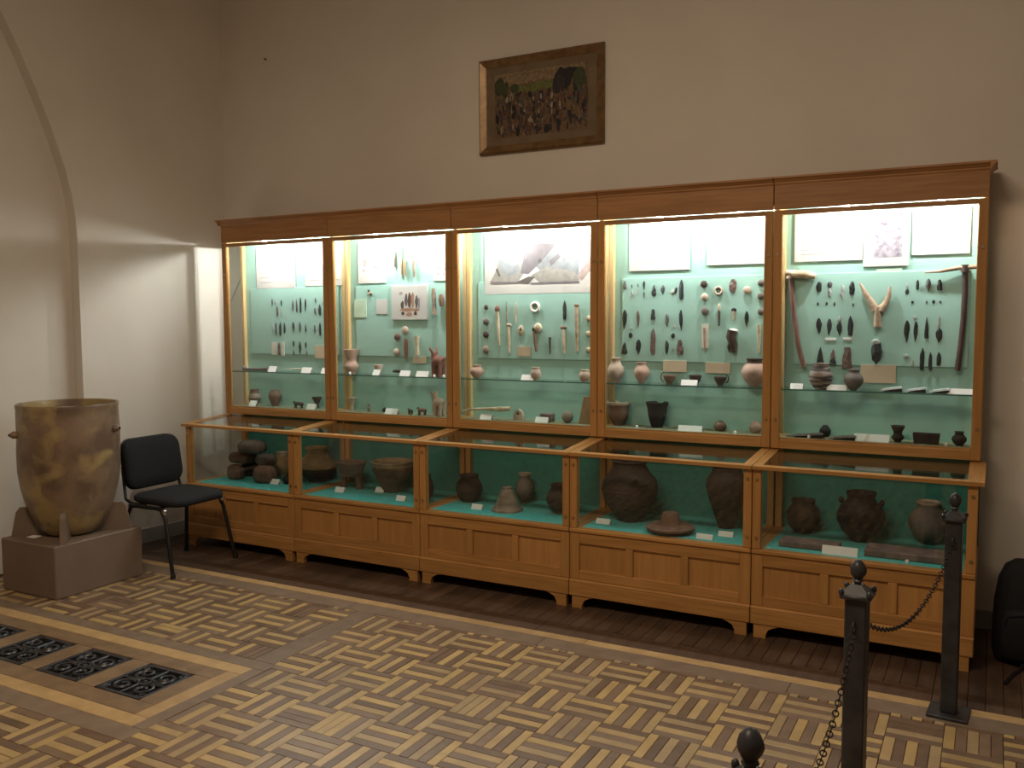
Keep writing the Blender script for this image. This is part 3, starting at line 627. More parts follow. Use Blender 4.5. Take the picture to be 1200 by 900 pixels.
# amphora cabinet
q = sheet((736.7, 258, 808, 317), 'plain white sheet, larger of two in the amphora cabinet'); lines_print(*q, 9)
q = sheet((828, 256, 896, 310), 'plain white sheet, smaller of two in the amphora cabinet'); lines_print(*q, 9)
a4 = (3, 710, 320, 6)
flints(*a4, 'top', [(133, 50, 112, 25, 'point', G_), (182, 80, 110, 9, 'leaf', G_), (186, 118, 172, 26, 'drop', P_), (226, 75, 100, 8, 'leaf', G_), (228, 108, 150, 16, 'drop', P_), (268, 55, 120, 15, 'leaf', D), (268, 128, 180, 11, 'leaf', G_), (338, 85, 165, 34, 'drop', D), (402, 85, 150, 26, 'leaf', G_),
    (462, 112, 145, 26, 'scraper', P_, .5), (486, 98, 150, 15, 'leaf', D, .2), (530, 45, 185, 30, 'blade', D)])
flints(*a4, 'second', [(130, 260, 395, 30, 'leaf', D), (228, 265, 382, 20, 'leaf', B_), (333, 255, 328, 31, 'trap', D, 0), (333, 335, 358, 12, 'scraper', P_), (432, 288, 380, 27, 'leaf', G_), (530, 260, 408, 22, 'leaf', D), (180, 378, 400, 14, 'scraper', P_), (482, 358, 385, 16, 'scraper', P_)])
flints(*a4, 'third', [(175, 418, 455, 25, 'scraper', D), (472, 420, 457, 26, 'scraper', D)])
flints(*a4, 'bottom', [(130, 485, 568, 38, 'point', D), (230, 468, 572, 35, 'leaf', D), (330, 388, 573, 36, 'blade', B_), (428, 475, 572, 27, 'leaf', D), (475, 520, 548, 18, 'scraper', P_), (522, 470, 572, 44, 'axe', B_)])
card_wall(3, (777, 422.5, 804.5, 436), m_tan, 'tan caption card behind the loop-handled cup, amphora cabinet')
card_wall(3, (826.5, 425, 855.5, 437.5), m_tan, 'tan caption card behind the dark dipper, amphora cabinet')
for u, v, r, m, lb in [(825.4, 333, 3.9, 'dark', 'dark dome-shaped'), (826.2, 348, 4.0, 'pale', 'pale speckled'), (826.8, 364.7, 4.3, 'grey', 'grey half-dark')]:
    tag(disc(u, v, r, m), lb+' spindle whorl in the column above the white bone plaque', 'spindle whorl')
card_wall(3, (822, 380, 830.5, 408), K['white'], 'white plaque holding a bone awl, amphora cabinet', 'plaque', 'white_plaque')
tag(board_tube('bone_tool', [(826, 384), (826.2, 398), (826.5, 416)], [3, 2.4, .8], 'horn', YP-.012), 'brown bone awl on the white plaque, amphora cabinet', 'bone tool')
tag(disc(842.5, 340.8, 5, 'pale', 1, name='clay_ring'), 'speckled pale ring beside the pink pendant, amphora cabinet', 'ring')
hafted(843.3, 361, 843, 382, 2.6, 'dark', (3, 10), 'bone', 'bone spatula with a dark tip below the speckled ring')
tag(flint(859, 327, 343, 7.5, 'scraper', 'fl_brown'), 'pinkish oval pendant in the top row, amphora cabinet', 'pendant')
hafted(860.5, 363, 860, 376, 3, 'bone', (6, 4), 'black', 'pale stem with a dark cap below the pink pendant')
t = thing('antler_piece', 'dark antler piece with a pale cut top, amphora cabinet', 'antler', at(859, 413, 1, YP-.008)); s = mpp(t.location)
obj('beam', MB().tube([(0, -.014, s*26), (-s*2, -.014, s*18), (s*1, -.014, s*9), (s*2, -.012, 0)], [s*6, s*5.5, s*4.6, s*3], 9), K['dark'], t, 60)
obj('cut_face', MB().ball((0, -.014, s*25), (s*6.4, .013, s*3), 10, 6, .1, 5), K['white'], t, 60); obj('tine', MB().tube([(-s*2, -.014, s*14), (-s*4.5, -.016, s*6), (-s*3, -.016, 0)], [s*2.4, s*1.8, s*.9], 7), K['dark'], t, 60)
tag(disc(876, 340, 4.2, 'pale'), 'round pale clay bead beside the pink pendant', 'bead'); tag(flint(875, 365, 383, 4.4, 'leaf', 'fl_dark'), 'dark leaf point below the round pale bead', 'stone tool')
for v, lb in ((331.5, 'upper'), (347, 'middle'), (365, 'lower')): tag(disc(892, v, 3.6, 'grey'), lb+' grey clay button at the edge beside the hafted-pick cabinet', 'button')
tag(board_tube('bone_tool', [(890, 381), (890.5, 396), (889.5, 414)], [5, 3, 3.4], 'bone'), 'long pale bone at the edge beside the hafted-pick cabinet', 'bone tool')
# hafted-pick cabinet
q = sheet((930, 248, 1011, 306), 'wide white sheet above the pale-headed adze'); lines_print(*q, 9)
q = sheet((1068, 244, 1138, 298), 'white sheet above the dark-hafted pick'); lines_print(*q, 9)
o, w2, h2, th = sheet((1011, 247, 1066, 312), 'white sheet with a grey-violet photograph of rock', 'picture')
o['label'] = 'white sheet with a blurred grey-violet picture between plain sheets'
obj('printed_picture', MB().box(-w2*.55, w2*.72, -th-.0006, -th, -h2*.68, h2*.9), mat('violet_print', srgb((160, 156, 164)), srgb((96, 90, 106)), .8, 28, detail=8, lo=.3, hi=.6), o)
card_wall(4, (1027, 315, 1057, 332), mat('mint_card', (.5, .6, .5)), 'pale green card under the grey-violet picture', yb=YP)
a5 = (4, 910, 300, 5)
L_, R_ = 'left-hand top', 'top'
flints(*a5, 'top', [(250, 148, 208, 26, 'blade', D), (313, 150, 185, 24, 'scraper', G_), (313, 188, 236, 20, 'blade', P_), (385, 168, 262, 22, 'leaf', P_), (443, 147, 228, 26, 'blade', D), (765, 160, 190, 12, 'leaf', P_), (765, 192, 222, 18, 'scraper', D), (827, 138, 198, 16, 'blade', D), (890, 133, 208, 25, 'leaf', G_), (957, 138, 202, 28, 'axe', D)])
flints(*a5, 'second', [(243, 272, 290, 11, 'scraper', D), (293, 270, 288, 11, 'scraper', D), (340, 266, 292, 11, 'drop', D), (448, 275, 292, 11, 'scraper', G_), (797, 262, 278, 13, 'scraper', D), (880, 262, 278, 10, 'scraper', G_), (920, 258, 278, 15, 'scraper', D), (960, 260, 276, 12, 'scraper', G_)])
flints(*a5, 'third', [(250, 365, 458, 28, 'leaf', D), (307, 368, 466, 25, 'leaf', D), (370, 352, 384, 20, 'scraper', P_), (370, 386, 466, 25, 'leaf', D), (432, 350, 466, 27, 'blade', D), (760, 378, 508, 27, 'leaf', D), (812, 345, 380, 17, 'leaf', P_), (812, 385, 502, 22, 'leaf', D), (878, 358, 482, 22, 'point', D), (950, 345, 420, 17, 'blade', P_), (950, 425, 508, 33, 'leaf', D)])
flints(*a5, 'bottom', [(255, 533, 656, 38, 'point', D), (330, 545, 600, 24, 'point', B_), (330, 605, 638, 40, 'trap', D), (415, 535, 658, 56, 'trap', B_), (760, 575, 600, 34, 'scraper', P_), (795, 605, 650, 14, 'blade', P_), (850, 538, 668, 23, 'blade', D), (900, 563, 670, 18, 'blade', D), (950, 563, 642, 22, 'blade', D)])
card_wall(4, (967, 396, 980, 399), m_card, 'narrow white strip below dark points left of the antler'); card_wall(4, (988, 395.5, 998, 398.5), m_card, 'short white strip below the dark blade left of the antler')
card_wall(4, (1008, 427.5, 1050, 449), m_tan, 'large tan caption card under the forked antler')
def haftedbig(name, pts, wd, m, headpts, headr, mh, label):
    yb = YP-.008; P = [at(u, v, 1, yb) for u, v in pts]; b = P[-1]; s = mpp(b)*1.08
    t = thing(name, label, 'pick', (b.x, yb, b.z)); yy = -wd*s*.55
    obj('haft', MB().tube([(p.x-b.x, yy, p.z-b.z) for p in P], [wd*s*.5]*len(P), 10), K[m], t, 50)
    H = [at(u, v, 1, yb) for u, v in headpts]
    obj('head', MB().tube([(p.x-b.x, yy-wd*s*.35, p.z-b.z) for p in H], [r*s for r in headr], 10), K[mh], t, 50)
    obj('binding', MB().tube([(P[0].x-b.x, yy-wd*s*.3, P[0].z-b.z+.006), (P[0].x-b.x, yy-wd*s*.3, P[0].z-b.z-.03)], wd*s*.66, 10), K['haft_dark' if m == 'haft_dark' else 'pale'], t, 50)
haftedbig('hafted_adze', [(926.5, 320), (929, 345), (931.5, 372), (936, 405), (942.5, 430)], 5.2, 'haft', [(922, 320), (932, 321), (946, 322), (957, 324)], [3.6, 4.2, 4.6, 3.2], 'bone', 'hafted adze with a curved reddish haft and thick pale head')
haftedbig('hafted_pick', [(1131, 312), (1131, 340), (1129, 375), (1126, 405), (1122, 434)], 6.0, 'haft_dark', [(1084, 319.8), (1104, 318), (1124, 314), (1146, 313)], [.7, 1.7, 2.8, 2.4], 'horn', 'hafted pick with a dark straight haft and long pointed antler head')
t = thing('forked_antler', 'forked pale antler mounted above a dark flint nodule', 'antler', at(1028.5, 383, 1, YP-.008)); b = t.location.copy()
def apx(u, v, d=-.02): p = at(u, v, 1, YP-.008); return (p.x-b.x, d, p.z-b.z)
s = mpp(b)
obj('base', MB().tube([apx(1029, 383), apx(1029, 372), apx(1029, 360)], [s*7.5, s*7, s*6.5], 12, flat=.6), K['horn'], t, 50)
obj('prong', MB().tube([apx(1027, 364), apx(1022, 355), apx(1014, 343), apx(1008.5, 332)], [s*5.5, s*4, s*3, s*1.2], 9), K['horn'], t, 50)
obj('prong', MB().tube([apx(1032, 364), apx(1039, 355), apx(1042, 347), apx(1043.6, 336)], [s*5.5, s*3.8, s*3, s*1.4], 9), K['horn'], t, 50)
p = at(1027.4, 424, 1, YP-.008); s = mpp(p)
t = thing('flint_nodule', 'dark flint nodule with a pale chipped top under the forked antler', 'stone tool', (p.x, YP-.008, p.z))
obj('core', MB().ball((0, -.02, s*12), (s*6, .018, s*13), 10, 8, .35, 9), K['fl_dark'], t); obj('cortex', MB().ball((-s*1, -.025, s*23), (s*5, .012, s*4), 9, 6, .3, 4), K['fl_pale'], t)
# --- things standing on the glass shelves
SY = (.05, .13)
def V(*a, z=ZS, y=SY, **k): return vessel(a[0], a[1], a[2], a[3], a[4], a[5], z, y[0], y[1], *a[6:], **k)
def shelf_rod(name, pts, r, m, label, z, y=.08, n=9, flat=1):
    P = [at(u, v, 1, y) for u, v in pts]; s = mpp(P[0]); rr = [q*s/2 for q in r]; b = P[0]; zz = [max(z+rr[i]*flat*1.0+.0003, P[i].z) for i in range(len(P))]
    return tag(obj(name, MB().tube([(p.x-b.x, 0, q-z) for p, q in zip(P, zz)], rr, n, flat=flat), K[m], None, 50, (b.x, y, z)), label, 'tool')
shelf_rod('stone_hammer', [(286, 433), (290, 434), (303, 434.5), (314, 434)], [6, 3, 3.4, 4.5], 'grey', 'long grey stone hammer on the shelf of the chair-side cabinet', ZS)
shelf_rod('bone_point', [(333, 433), (348, 432), (366, 433)], [1.6, 4, 2], 'bone', 'long pale bone blade lying on the chair-side cabinet shelf', ZS, flat=.4)
V('clay_jar', 'double', 412, 405, 433, 19, 'pink', 'pinkish double-bodied clay vessel with a flared rim', 'vessel', n=24)
V('clay_cup', 'bowl', 443.7, 420, 431, 11, 'pale', 'small pale clay cup behind a caption card', 'cup')
shelf_rod('stone_lump', [(461, 435), (466, 435), (470, 435)], [3, 4, 2], 'black', 'small black stone lump on the tool-photograph cabinet shelf', ZS)
def animal(u, vb, wpx, hpx, z, y, m, label, horns=False, name='animal_figurine', legs=4, neck=.5):
    p = spot(u, vb, z, y, y+.02); s = mpp(p); L, H = wpx*s, hpx*s; t = thing(name, label, 'figurine', (p.x, p.y, z))
    obj('body', MB().tube([(-L*.34, 0, H*.52), (-L*.1, 0, H*.55), (L*.2, 0, H*.53), (L*.36, 0, H*.5)], [H*.16, H*.21, H*.2, H*.15], 9), K[m], t, 60)
    obj('head', MB().tube([(-L*.3, 0, H*.58), (-L*.38, 0, H*(.55+neck*.5)), (-L*.5, 0, H*(.5+neck*.5))], [H*.15, H*.13, H*.07], 8), K[m], t, 60)
    for sx in (-.26, .26):
        for sy in (-1, 1): obj('leg', MB().tube([(sx*L, sy*H*.1, H*.5), (sx*L, sy*H*.13, 0)], [H*.1, H*.07], 7), K[m], t, 60)
    if horns:
        for sy in (-1, 1): obj('horn', MB().tube([(-L*.38, sy*H*.07, H*.8), (-L*.42, sy*H*.2, H*.95), (-L*.5, sy*H*.2, H*1.0)], [H*.05, H*.04, H*.02], 6), K[m], t, 60)
    return t
t = animal(514, 434.5, 16, 34, ZS, .06, 'red', 'spotted reddish animal-shaped vessel with upright horn on the shelf', True)
V('clay_jar', 'olla', 559, 431, 446.5, 17, 'pink', 'squat pinkish jar with a narrow neck, hut-drawing cabinet shelf', 'jar')
V('clay_pot', 'pot', 628, 431.5, 446.5, 13, 'pale', 'small pale pot with a dark open mouth behind a caption card', 'pot')
V('clay_pot', 'pot', 685.5, 436, 450, 14, 'pale', 'small pale pot at the shelf end beside the amphora cabinet', 'pot')
V('clay_jar', 'jar', 721.7, 418, 446, 19.5, 'pale', 'pale round jar with a collared neck, amphora cabinet shelf', 'jar')
V('clay_jar', 'olla', 752, 422.5, 446, 18.5, 'pink', 'pink sharp-shouldered jar beside the collared pale jar', 'jar')
V('clay_cup', 'bowl', 784.5, 436.5, 446, 15, 'brown', 'brown cup with a tall dark loop handle', 'cup', handle=[(PI, .2, 1.35, .55)])
V('clay_bowl', 'bowl', 814.7, 436.5, 447, 15, 'dark', 'dark shallow bowl behind a caption card, amphora cabinet shelf', 'bowl')
V('clay_dipper', 'bowl', 844, 438, 447.5, 15, 'dark', 'dark dipper cup with a raised handle, amphora cabinet shelf', 'cup', handle=[(0, .3, 1.3, .45)])
V('clay_jar', 'olla', 884, 417, 449, 31, 'pink', 'largest shelf jar, pinkish with a dark neck, amphora cabinet', 'jar', band=(.82, 1.1, 'dark'))
striped = mat('striped_clay', srgb((150, 138, 130)), srgb((62, 54, 52)), .65, 9, (1, 1, 9), lo=.45, hi=.55)
V('clay_jar', 'pot', 961.6, 428, 458.5, 27, striped, 'dark grey globular pot with pale banding, hafted-pick cabinet shelf', 'pot', n=28)
V('clay_jar', 'olla', 1000, 434, 458.5, 22, 'grey', 'grey collared pot in front of the large tan card', 'pot')
def blade_on_rest(u0, u1, v, z, y, label, m='stone'):
    a, b = at(u0, v, 1, y), at(u1, v, 1, y); L = b.x-a.x; t = thing('stone_axe', label, 'stone tool', (a.x, y, z), 0, 'flat blades on dark rests in the hafted-pick cabinet')
    obj('rest', MB().prism([(L*.18, 0), (L*.95, 0), (L*.95, .016), (L*.5, .010)], 1, -.02, .03), K['black'], t)
    obj('blade', MB().add([(0, -.022, .002), (L*.3, -.026, .008), (L*.98, -.024, .019), (L, 0, .021), (L*.9, .03, .021), (L*.25, .026, .009), (0, -.022, .006), (L*.3, -.022, .016), (L*.95, -.02, .026), (L*.98, 0, .027), (L*.88, .026, .027), (L*.25, .022, .016)],
        [(0, 5, 4, 3, 2, 1), (6, 7, 8, 9, 10, 11), (0, 1, 7, 6), (1, 2, 8, 7), (2, 3, 9, 8), (3, 4, 10, 9), (4, 5, 11, 10), (5, 0, 6, 11)]), K[m], t)
for u0, u1, lb in ((1030, 1058, 'flat pale blade on a dark rest next to the tan card'), (1059, 1086, 'flat pale blade on a dark rest, middle of three on the shelf'), (1082, 1114, 'flat pale blade on a dark rest beside the wide caption card')):
    blade_on_rest(u0, u1, 458, ZS, .055+.0, lb, 'fl_pale') if u0 != 1082 else blade_on_rest(1087, 1114, 459, ZS, .045, lb, 'fl_pale')
# --- things on the floor of the upper cases
V('clay_pot', 'pot', 298.5, 453, 471, 14, 'brown', 'brown pot with a pale band nearest the corner, chair-side cabinet', 'pot', band=(.45, .7, 'pale'), z=ZF)
V('clay_pot', 'biconic', 322.5, 452.5, 471, 16, 'brown', 'mottled brown pot beside the pale-banded pot, chair-side cabinet', 'pot', z=ZF)
animal(350, 473, 18, 10, ZF, .05, 'dark', 'low dark animal figurine on the floor of the chair-side cabinet', neck=.3)
V('clay_goblet', 'cone', 371.5, 461, 474, 12.5, 'dark', 'dark goblet with a flared cup, chair-side cabinet', 'goblet', z=ZF)
V('clay_goblet', 'cone', 412.7, 463.5, 478, 11, 'pale', 'small pale goblet on the floor of the tool-photograph cabinet', 'goblet', z=ZF)
p = spot(432, 478, ZF, .06, .1); s = mpp(p)
t = thing('human_figurine', 'tiny standing clay figurine in the tool-photograph cabinet', 'figurine', p)
obj('body', MB().lathe([(s*1.9, 0), (s*1.5, s*2), (s*2, s*5), (s*.9, s*6.6)], 10), K['stone'], t, 60); obj('head', MB().ball((0, 0, s*8), s*1.5, 8, 6), K['stone'], t, 60)
V('clay_lump', 'squat', 450.7, 471.5, 476.5, 5.5, 'black', 'tiny black clay lump behind the slanted caption card', 'lump', z=ZF)
animal(481, 480, 7.5, 8, ZF, .06, 'dark', 'smallest dark animal figurine beside the brown one', neck=.5)
animal(494.7, 482, 15, 11, ZF, .055, 'brown', 'brown four-legged animal figurine, tool-photograph cabinet floor', neck=.4)
animal(514.5, 484, 16, 29, ZF, .055, 'pale', 'tall pale horned animal vessel on legs, tool-photograph cabinet floor', True, 'animal_vessel', neck=.8)
shelf_rod('antler_pick', [(541, 482.5), (552, 479.5), (570, 479.2), (585, 479.5), (598, 478.8)], [1.6, 3, 3.6, 6, 5], 'bone', 'long bent bone pick on the floor of the hut-drawing cabinet', ZF, .06)
p = spot(608, 488, ZF, .06, .1); s = mpp(p)
t = thing('clay_weight', 'pale domed clay weight with a hole, hut-drawing cabinet', 'weight', p)
obj('body', MB().prism([(-6.4*s, 0), (6.4*s, 0), (6.2*s, 5*s), (4.6*s, 10*s), (0, 13*s), (-4.6*s, 10*s), (-6.2*s, 5*s)], 1, -.012, .014), K['pale'], t); obj('hole', MB().tube([(0, -.0125, 8*s), (0, -.006, 8*s)], s*1.5, 10), K['black'], t)
p = spot(641, 492, ZF, .08, .1); s = mpp(p)
tag(obj('stone_block', MB().box(-8*s, 8*s, -.02, .03, 0, 10*s, .006), K['slab'], None, None, p), 'flat dark stone block behind a caption card, hut-drawing cabinet', 'stone')
V('clay_ball', 'ball', 665, 480, 494.5, 14, 'stone', 'round brown stone ball, hut-drawing cabinet floor', 'ball', z=ZF, y=(.05, .1))
p = spot(686, 493, ZF, .06, .1); s = mpp(p)
tag(obj('stone_slab', MB().prism([(-8*s, 0), (10*s, 0), (9*s, 33*s), (-1*s, 32*s)], 1, -.012, .012), K['tan'], None, None, p), 'tan tapering stone slab standing by the amphora cabinet', 'stone')
V('clay_bowl', 'bellbowl', 725, 471, 498.5, 27.5, 'brown', 'brown bowl with a pale everted rim, amphora cabinet floor', 'bowl', band=(.9, 1.1, 'pale'), z=ZF)
V('clay_beaker', 'beaker', 770, 469, 498.5, 27, 'black', 'black flared beaker with a side lug, amphora cabinet', 'beaker', z=ZF, lugs=[(-.4, .5, .16)])
V('clay_bowl', 'squat', 844, 491, 502.5, 15, 'brown', 'small brown bowl on the floor of the amphora cabinet', 'bowl', z=ZF)
V('clay_pot', 'squat', 885, 489.5, 503, 14.5, 'pink', 'small pinkish pot at the end of the amphora cabinet floor', 'pot', z=ZF)
blade_on_rest(922, 966, 504, ZF, .06, 'long dark-backed blade on a rest, hafted-pick cabinet floor', 'grey')
V('stone_lump', 'squat', 967, 492, 505, 13, 'black', 'black rounded stone at the tip of the long blade', 'stone', z=ZF, y=(.10, .14))
blade_on_rest(970, 1004, 507, ZF, .05, 'thin grey blade on a rest beside the wide caption card, hafted-pick cabinet floor', 'grey')
V('clay_pot', 'double', 1052, 494, 513, 15.5, 'dark', 'dark twin-bulged pot on the floor of the hafted-pick cabinet', 'pot', z=ZF, y=(.04, .09))
p = spot(1085.6, 514, ZF, .04, .09); s = mpp(p)
t = thing('stone_dish', 'dark rectangular stone dish on the hafted-pick cabinet floor', 'dish', p)
obj('body', MB().add([(-13*s, -.025, 0), (13*s, -.025, 0), (13*s, .025, 0), (-13*s, .025, 0), (-14.5*s, -.03, 12*s), (14.5*s, -.03, 12*s), (14.5*s, .03, 12*s), (-14.5*s, .03, 12*s), (-13*s, -.024, 12*s), (13*s, -.024, 12*s), (13*s, .024, 12*s), (-13*s, .024, 12*s), (-12*s, -.02, 5*s), (12*s, -.02, 5*s), (12*s, .02, 5*s), (-12*s, .02, 5*s)],
    [(3, 2, 1, 0), (0, 1, 5, 4), (1, 2, 6, 5), (2, 3, 7, 6), (3, 0, 4, 7), (4, 5, 9, 8), (5, 6, 10, 9), (6, 7, 11, 10), (7, 4, 8, 11), (8, 9, 13, 12), (9, 10, 14, 13), (10, 11, 15, 14), (11, 8, 12, 15), (12, 13, 14, 15)]), K['dark'], t)
V('clay_pot', 'jar', 1124, 499.5, 516, 16.5, 'dark', 'small dark collared pot at the backpack end of the cabinet floor', 'pot', z=ZF, y=(.03, .08))
# caption cards and numbered pegs
for k, z, lst in [(0, ZS, [(318, 435.5, 11, 'by the grey hammer'), (358, 437, 13, 'by the pale bone'), (379, 434, 8, 'by the far post')]),
                  (1, ZS, [(440, 436, 9, 'before the small cup'), (473.5, 436.5, 13, 'by the black lump'), (494, 437, 16, 'below the tan card')]), (2, ZS, [(617.6, 449, 15, 'before the pale pot')]),
                  (3, ZS, [(807, 449.5, 17.5, 'before the dark bowl')]), (4, ZS, [(933, 459, 13, 'under the adze'), (980, 460.5, 20, 'between the two pots'), (1126, 465, 26, 'under the pick')]),
                  (0, ZF, [(295, 471, 10, 'before the banded pot'), (363.5, 475.5, 12, 'before the goblet')]), (1, ZF, [(457.7, 481, 16, 'before the black lump')]),
                  (2, ZF, [(568.7, 489, 14, 'before the bone pick'), (634, 493, 15, 'before the stone block')]), (3, ZF, [(808, 503, 26, 'beside the black beaker')]), (4, ZF, [(1021, 514, 35, 'beside the twin-bulged pot')])]:
    for (u, v, wd, wh) in lst:
        fl = 'glass shelf' if z == ZS else 'case floor'
        card(u, v, wd, z, .022, .035, 'white caption card %s, %s of %s' % (wh, fl, SC[k]), 'caption cards on the %s of %s' % (fl, SC[k]), 8 if wd > 30 else 6)
def peg(u, v, z, ylo, yhi, k, where, wh):
    p = spot(u, v, z, ylo, yhi); tag(obj('number_peg', MB().lathe([(.008, 0), (.009, .010), (.006, .016), (0, .017)], 10), m_card, None, 60, p), 'small white number peg %s, %s of %s' % (wh, where, SC[k]), 'peg', 'number pegs on the %s of %s' % (where, SC[k]))
for k, z, u, v, wh in [(1, ZS, 410, 436, 'before the double-bodied vessel'), (1, ZS, 509, 438, 'before the red animal'), (1, ZS, 520, 437, 'under the post-side figurine'), (3, ZF, 746.5, 498, 'between bowl and beaker'), (3, ZF, 861.5, 503, 'beside the small bowl'),
                       (4, ZF, 948, 510, 'before the long blade'), (4, ZF, 986, 512, 'before the thin blade'), (4, ZF, 1109, 518, 'beside the collared pot')]:
    peg(u, v, z, .02, .04, k, 'glass shelf' if z == ZS else 'case floor', wh)
# --- the lower cases
LY = (-.33, .10)
def W(*a, z=ZL, **k): return vessel(a[0], a[1], a[2], a[3], a[4], a[5], z, LY[0], LY[1], *a[6:], **k)
def heap(name, u, vt, vb, wpx, z, y, m, label, ribs=5, sq=.8, cat='stone'):
    q = at(u, vb, 1, y); s = mpp(q); H = (vb-vt)*s; r = wpx*s/2; pr = [(b*r, a*H) for a, b in ((0, .7), (.08, .88), (.25, .99), (.5, 1.04), (.75, .97), (.92, .8), (1, .5))]; mb = MB()
    n = 28; P = []
    for (rr, zz) in [(0, 0)]+pr+[(0, H)]:
        for i in range(n):
            a = 2*PI*i/n; k = 1+.08*math.sin(a*ribs*2); P.append((rr*k*math.cos(a), rr*k*sq*math.sin(a), zz))
    mb.add(P, [(j*n+i, j*n+(i+1) % n, (j+1)*n+(i+1) % n, (j+1)*n+i) for j in range(len(pr)+1) for i in range(n)])
    return tag(obj(name, mb, K[m], None, 60, (q.x, y, z)), label, cat), H
hy = -.10
_, h1 = heap('ribbed_clay_piece', 276.6, 544, 561, 20, ZL, hy-.05, 'brown', 'small ribbed clay piece at the foot of the pile, nearest the wall', 6, cat='clay piece')
_, h2_ = heap('ribbed_clay_piece', 311, 543, 563, 29, ZL, hy-.05, 'brown', 'wide ribbed clay bowl at the foot of the pile', 5, cat='clay piece')
_, h3 = heap('ribbed_clay_piece', 293, 543, 560, 21, ZL, hy+.10, 'dark', 'dark ribbed clay piece at the back of the pile', 5, cat='clay piece')
zt = ZL+max(h1, h2_, h3)-.006
_, h4 = heap('ribbed_clay_piece', 285, 530, 543, 33, zt, hy, 'brown', 'ribbed clay ring in the middle of the pile', 8, cat='clay piece')
_, h5 = heap('ribbed_clay_piece', 312, 530, 542.5, 25, zt, hy, 'grey', 'greyish ribbed clay piece in the middle of the pile', 6, cat='clay piece')
heap('ribbed_clay_piece', 296, 515, 530, 34, zt+max(h4, h5)-.004, hy, 'grey', 'flattened grey clay piece on top of the pile', 6, cat='clay piece')
W('clay_pot', 'pot', 331, 529, 557, 22, 'tan', 'tan pot with a pale rim beside the ribbed pile', 'pot', band=(.9, 1.1, 'pale'))
W('clay_lump', 'squat', 336.5, 558, 568, 10, 'black', 'small dark lump behind the post of the chair-side cabinet', 'lump')
W('clay_jar', 'jar', 372, 525, 565, 45, 'tan', 'broad tan jar with a dark lower body, tool-photograph cabinet', 'jar', band=(0, .38, 'dark'))
# footed bowl with open arches
p = spot(412, 572, ZL, *LY); s = mpp(p)
t = thing('footed_bowl', 'brown footed bowl on two stout legs, tool-photograph cabinet', 'bowl', p)
obj('bowl', MB().lathe([(0, 14*s), (12*s, 15*s), (16*s, 21*s), (17*s, 27*s), (20*s, 31*s), (18.5*s, 31.5*s), (15*s, 25*s), (0, 19*s)], 24, sq=(1, .8)), K['brown'], t, 50)
for sx in (-1, 1): obj('leg', MB().tube([(sx*11*s, 0, 18*s), (sx*11*s, 0, 7*s), (sx*11.5*s, 0, 0)], [5.4*s, 4*s, 4.2*s], 10), K['brown'], t, 50)
W('clay_bowl', 'bowl', 460, 541, 577, 49, 'brown', 'wide deep bowl with a pale rim, tool-photograph cabinet', 'bowl', ribs=3, band=(.86, 1.1, 'tan'))
W('clay_pot', 'pot', 497, 556, 588, 24, 'dark', 'dark pot half hidden by the post next to the hut-drawing cabinet', 'pot')
W('clay_pot', 'pot', 550, 557, 588.5, 32, 'dark', 'dark shouldered pot near a caption card, hut-drawing cabinet', 'pot')
W('clay_bell', 'bell', 594.5, 571, 599, 37, 'stone', 'pale bell-shaped clay vessel, hut-drawing cabinet', 'vessel')
W('clay_jar', 'jar', 615, 555, 590, 23, 'grey', 'grey jar with a pale rim behind the bell-shaped vessel', 'jar', band=(.93, 1.1, 'pale'))
W('clay_pot', 'pot', 658, 568, 602, 36, 'dark', 'dark pot half hidden by the post next to the amphora cabinet', 'pot')
W('clay_amphora', 'amphora', 738, 540, 611, 66, 'dark', 'large dark amphora with small lugs in the lower case', 'amphora', n=36, lugs=[(2.6, .72, .10), (-1.0, .72, .10)])
W('hat_shaped_vessel', 'hat', 785.5, 600, 624.5, 57, 'brown', 'hat-shaped brown clay vessel with a broad brim', 'vessel', n=32)
W('clay_jar', 'tall', 851, 549, 619, 48, 'dark', 'tall dark jar beside the post, amphora cabinet lower case', 'jar', n=32)
W('clay_pot', 'pot', 940.7, 586, 624.5, 38, 'dark', 'smaller dark pot behind a stone slab, hafted-pick cabinet', 'pot', n=30)
W('clay_pot', 'olla', 1008, 577, 635, 54, 'black', 'large black pot with lug handles, hafted-pick cabinet', 'pot', n=32, lugs=[(PI*.95, .8, .12), (.05*PI, .8, .12)])
W('clay_jar', 'olla', 1087, 587, 637, 44, 'grey', 'pale grey-brown jar with a light rim, hafted-pick cabinet', 'jar', n=32, band=(.97, 1.1, 'pale'))
def slab(u0, u1, v, d, hpx, label):
    a = spot(u0, v, ZL, -.3, .05); b_ = at(u1, v, 1, a.y); L = b_.x-a.x; s = mpp(a)
    return tag(obj('stone_slab', MB().box(0, L, 0, d, 0, hpx*s, .004), K['slab'], None, None, (a.x, a.y, ZL)), label, 'slab')
slab(912, 982, 641, .12, 7, 'narrow grey stone slab in front of the smaller dark pot')
slab(1012, 1108, 662, .16, 8, 'long grey stone slab in front of the pale grey-brown jar')
for u, v, wd, k, wh in [(321, 567.5, 12, 0, 'by the ribbed pile'), (397, 577, 12, 1, 'before the footed bowl'), (444, 577, 11, 1, 'between the footed and wide bowls'), (468.7, 587, 12, 1, 'before the wide bowl'), (558, 597, 13, 2, 'before the shouldered pot'),
                        (706, 614, 16, 3, 'before the amphora'), (825, 632, 18, 3, 'beside the hat-shaped vessel'), (850, 629, 16, 3, 'before the tall jar'), (983.5, 651, 36, 4, 'between the stone slabs')]:
    card(u, v, wd, ZL, -.35, .1, 'white caption card %s, on felt in %s' % (wh, SC[k]), 'caption cards on the turquoise felt of '+SC[k], 9 if wd > 30 else 5.5)
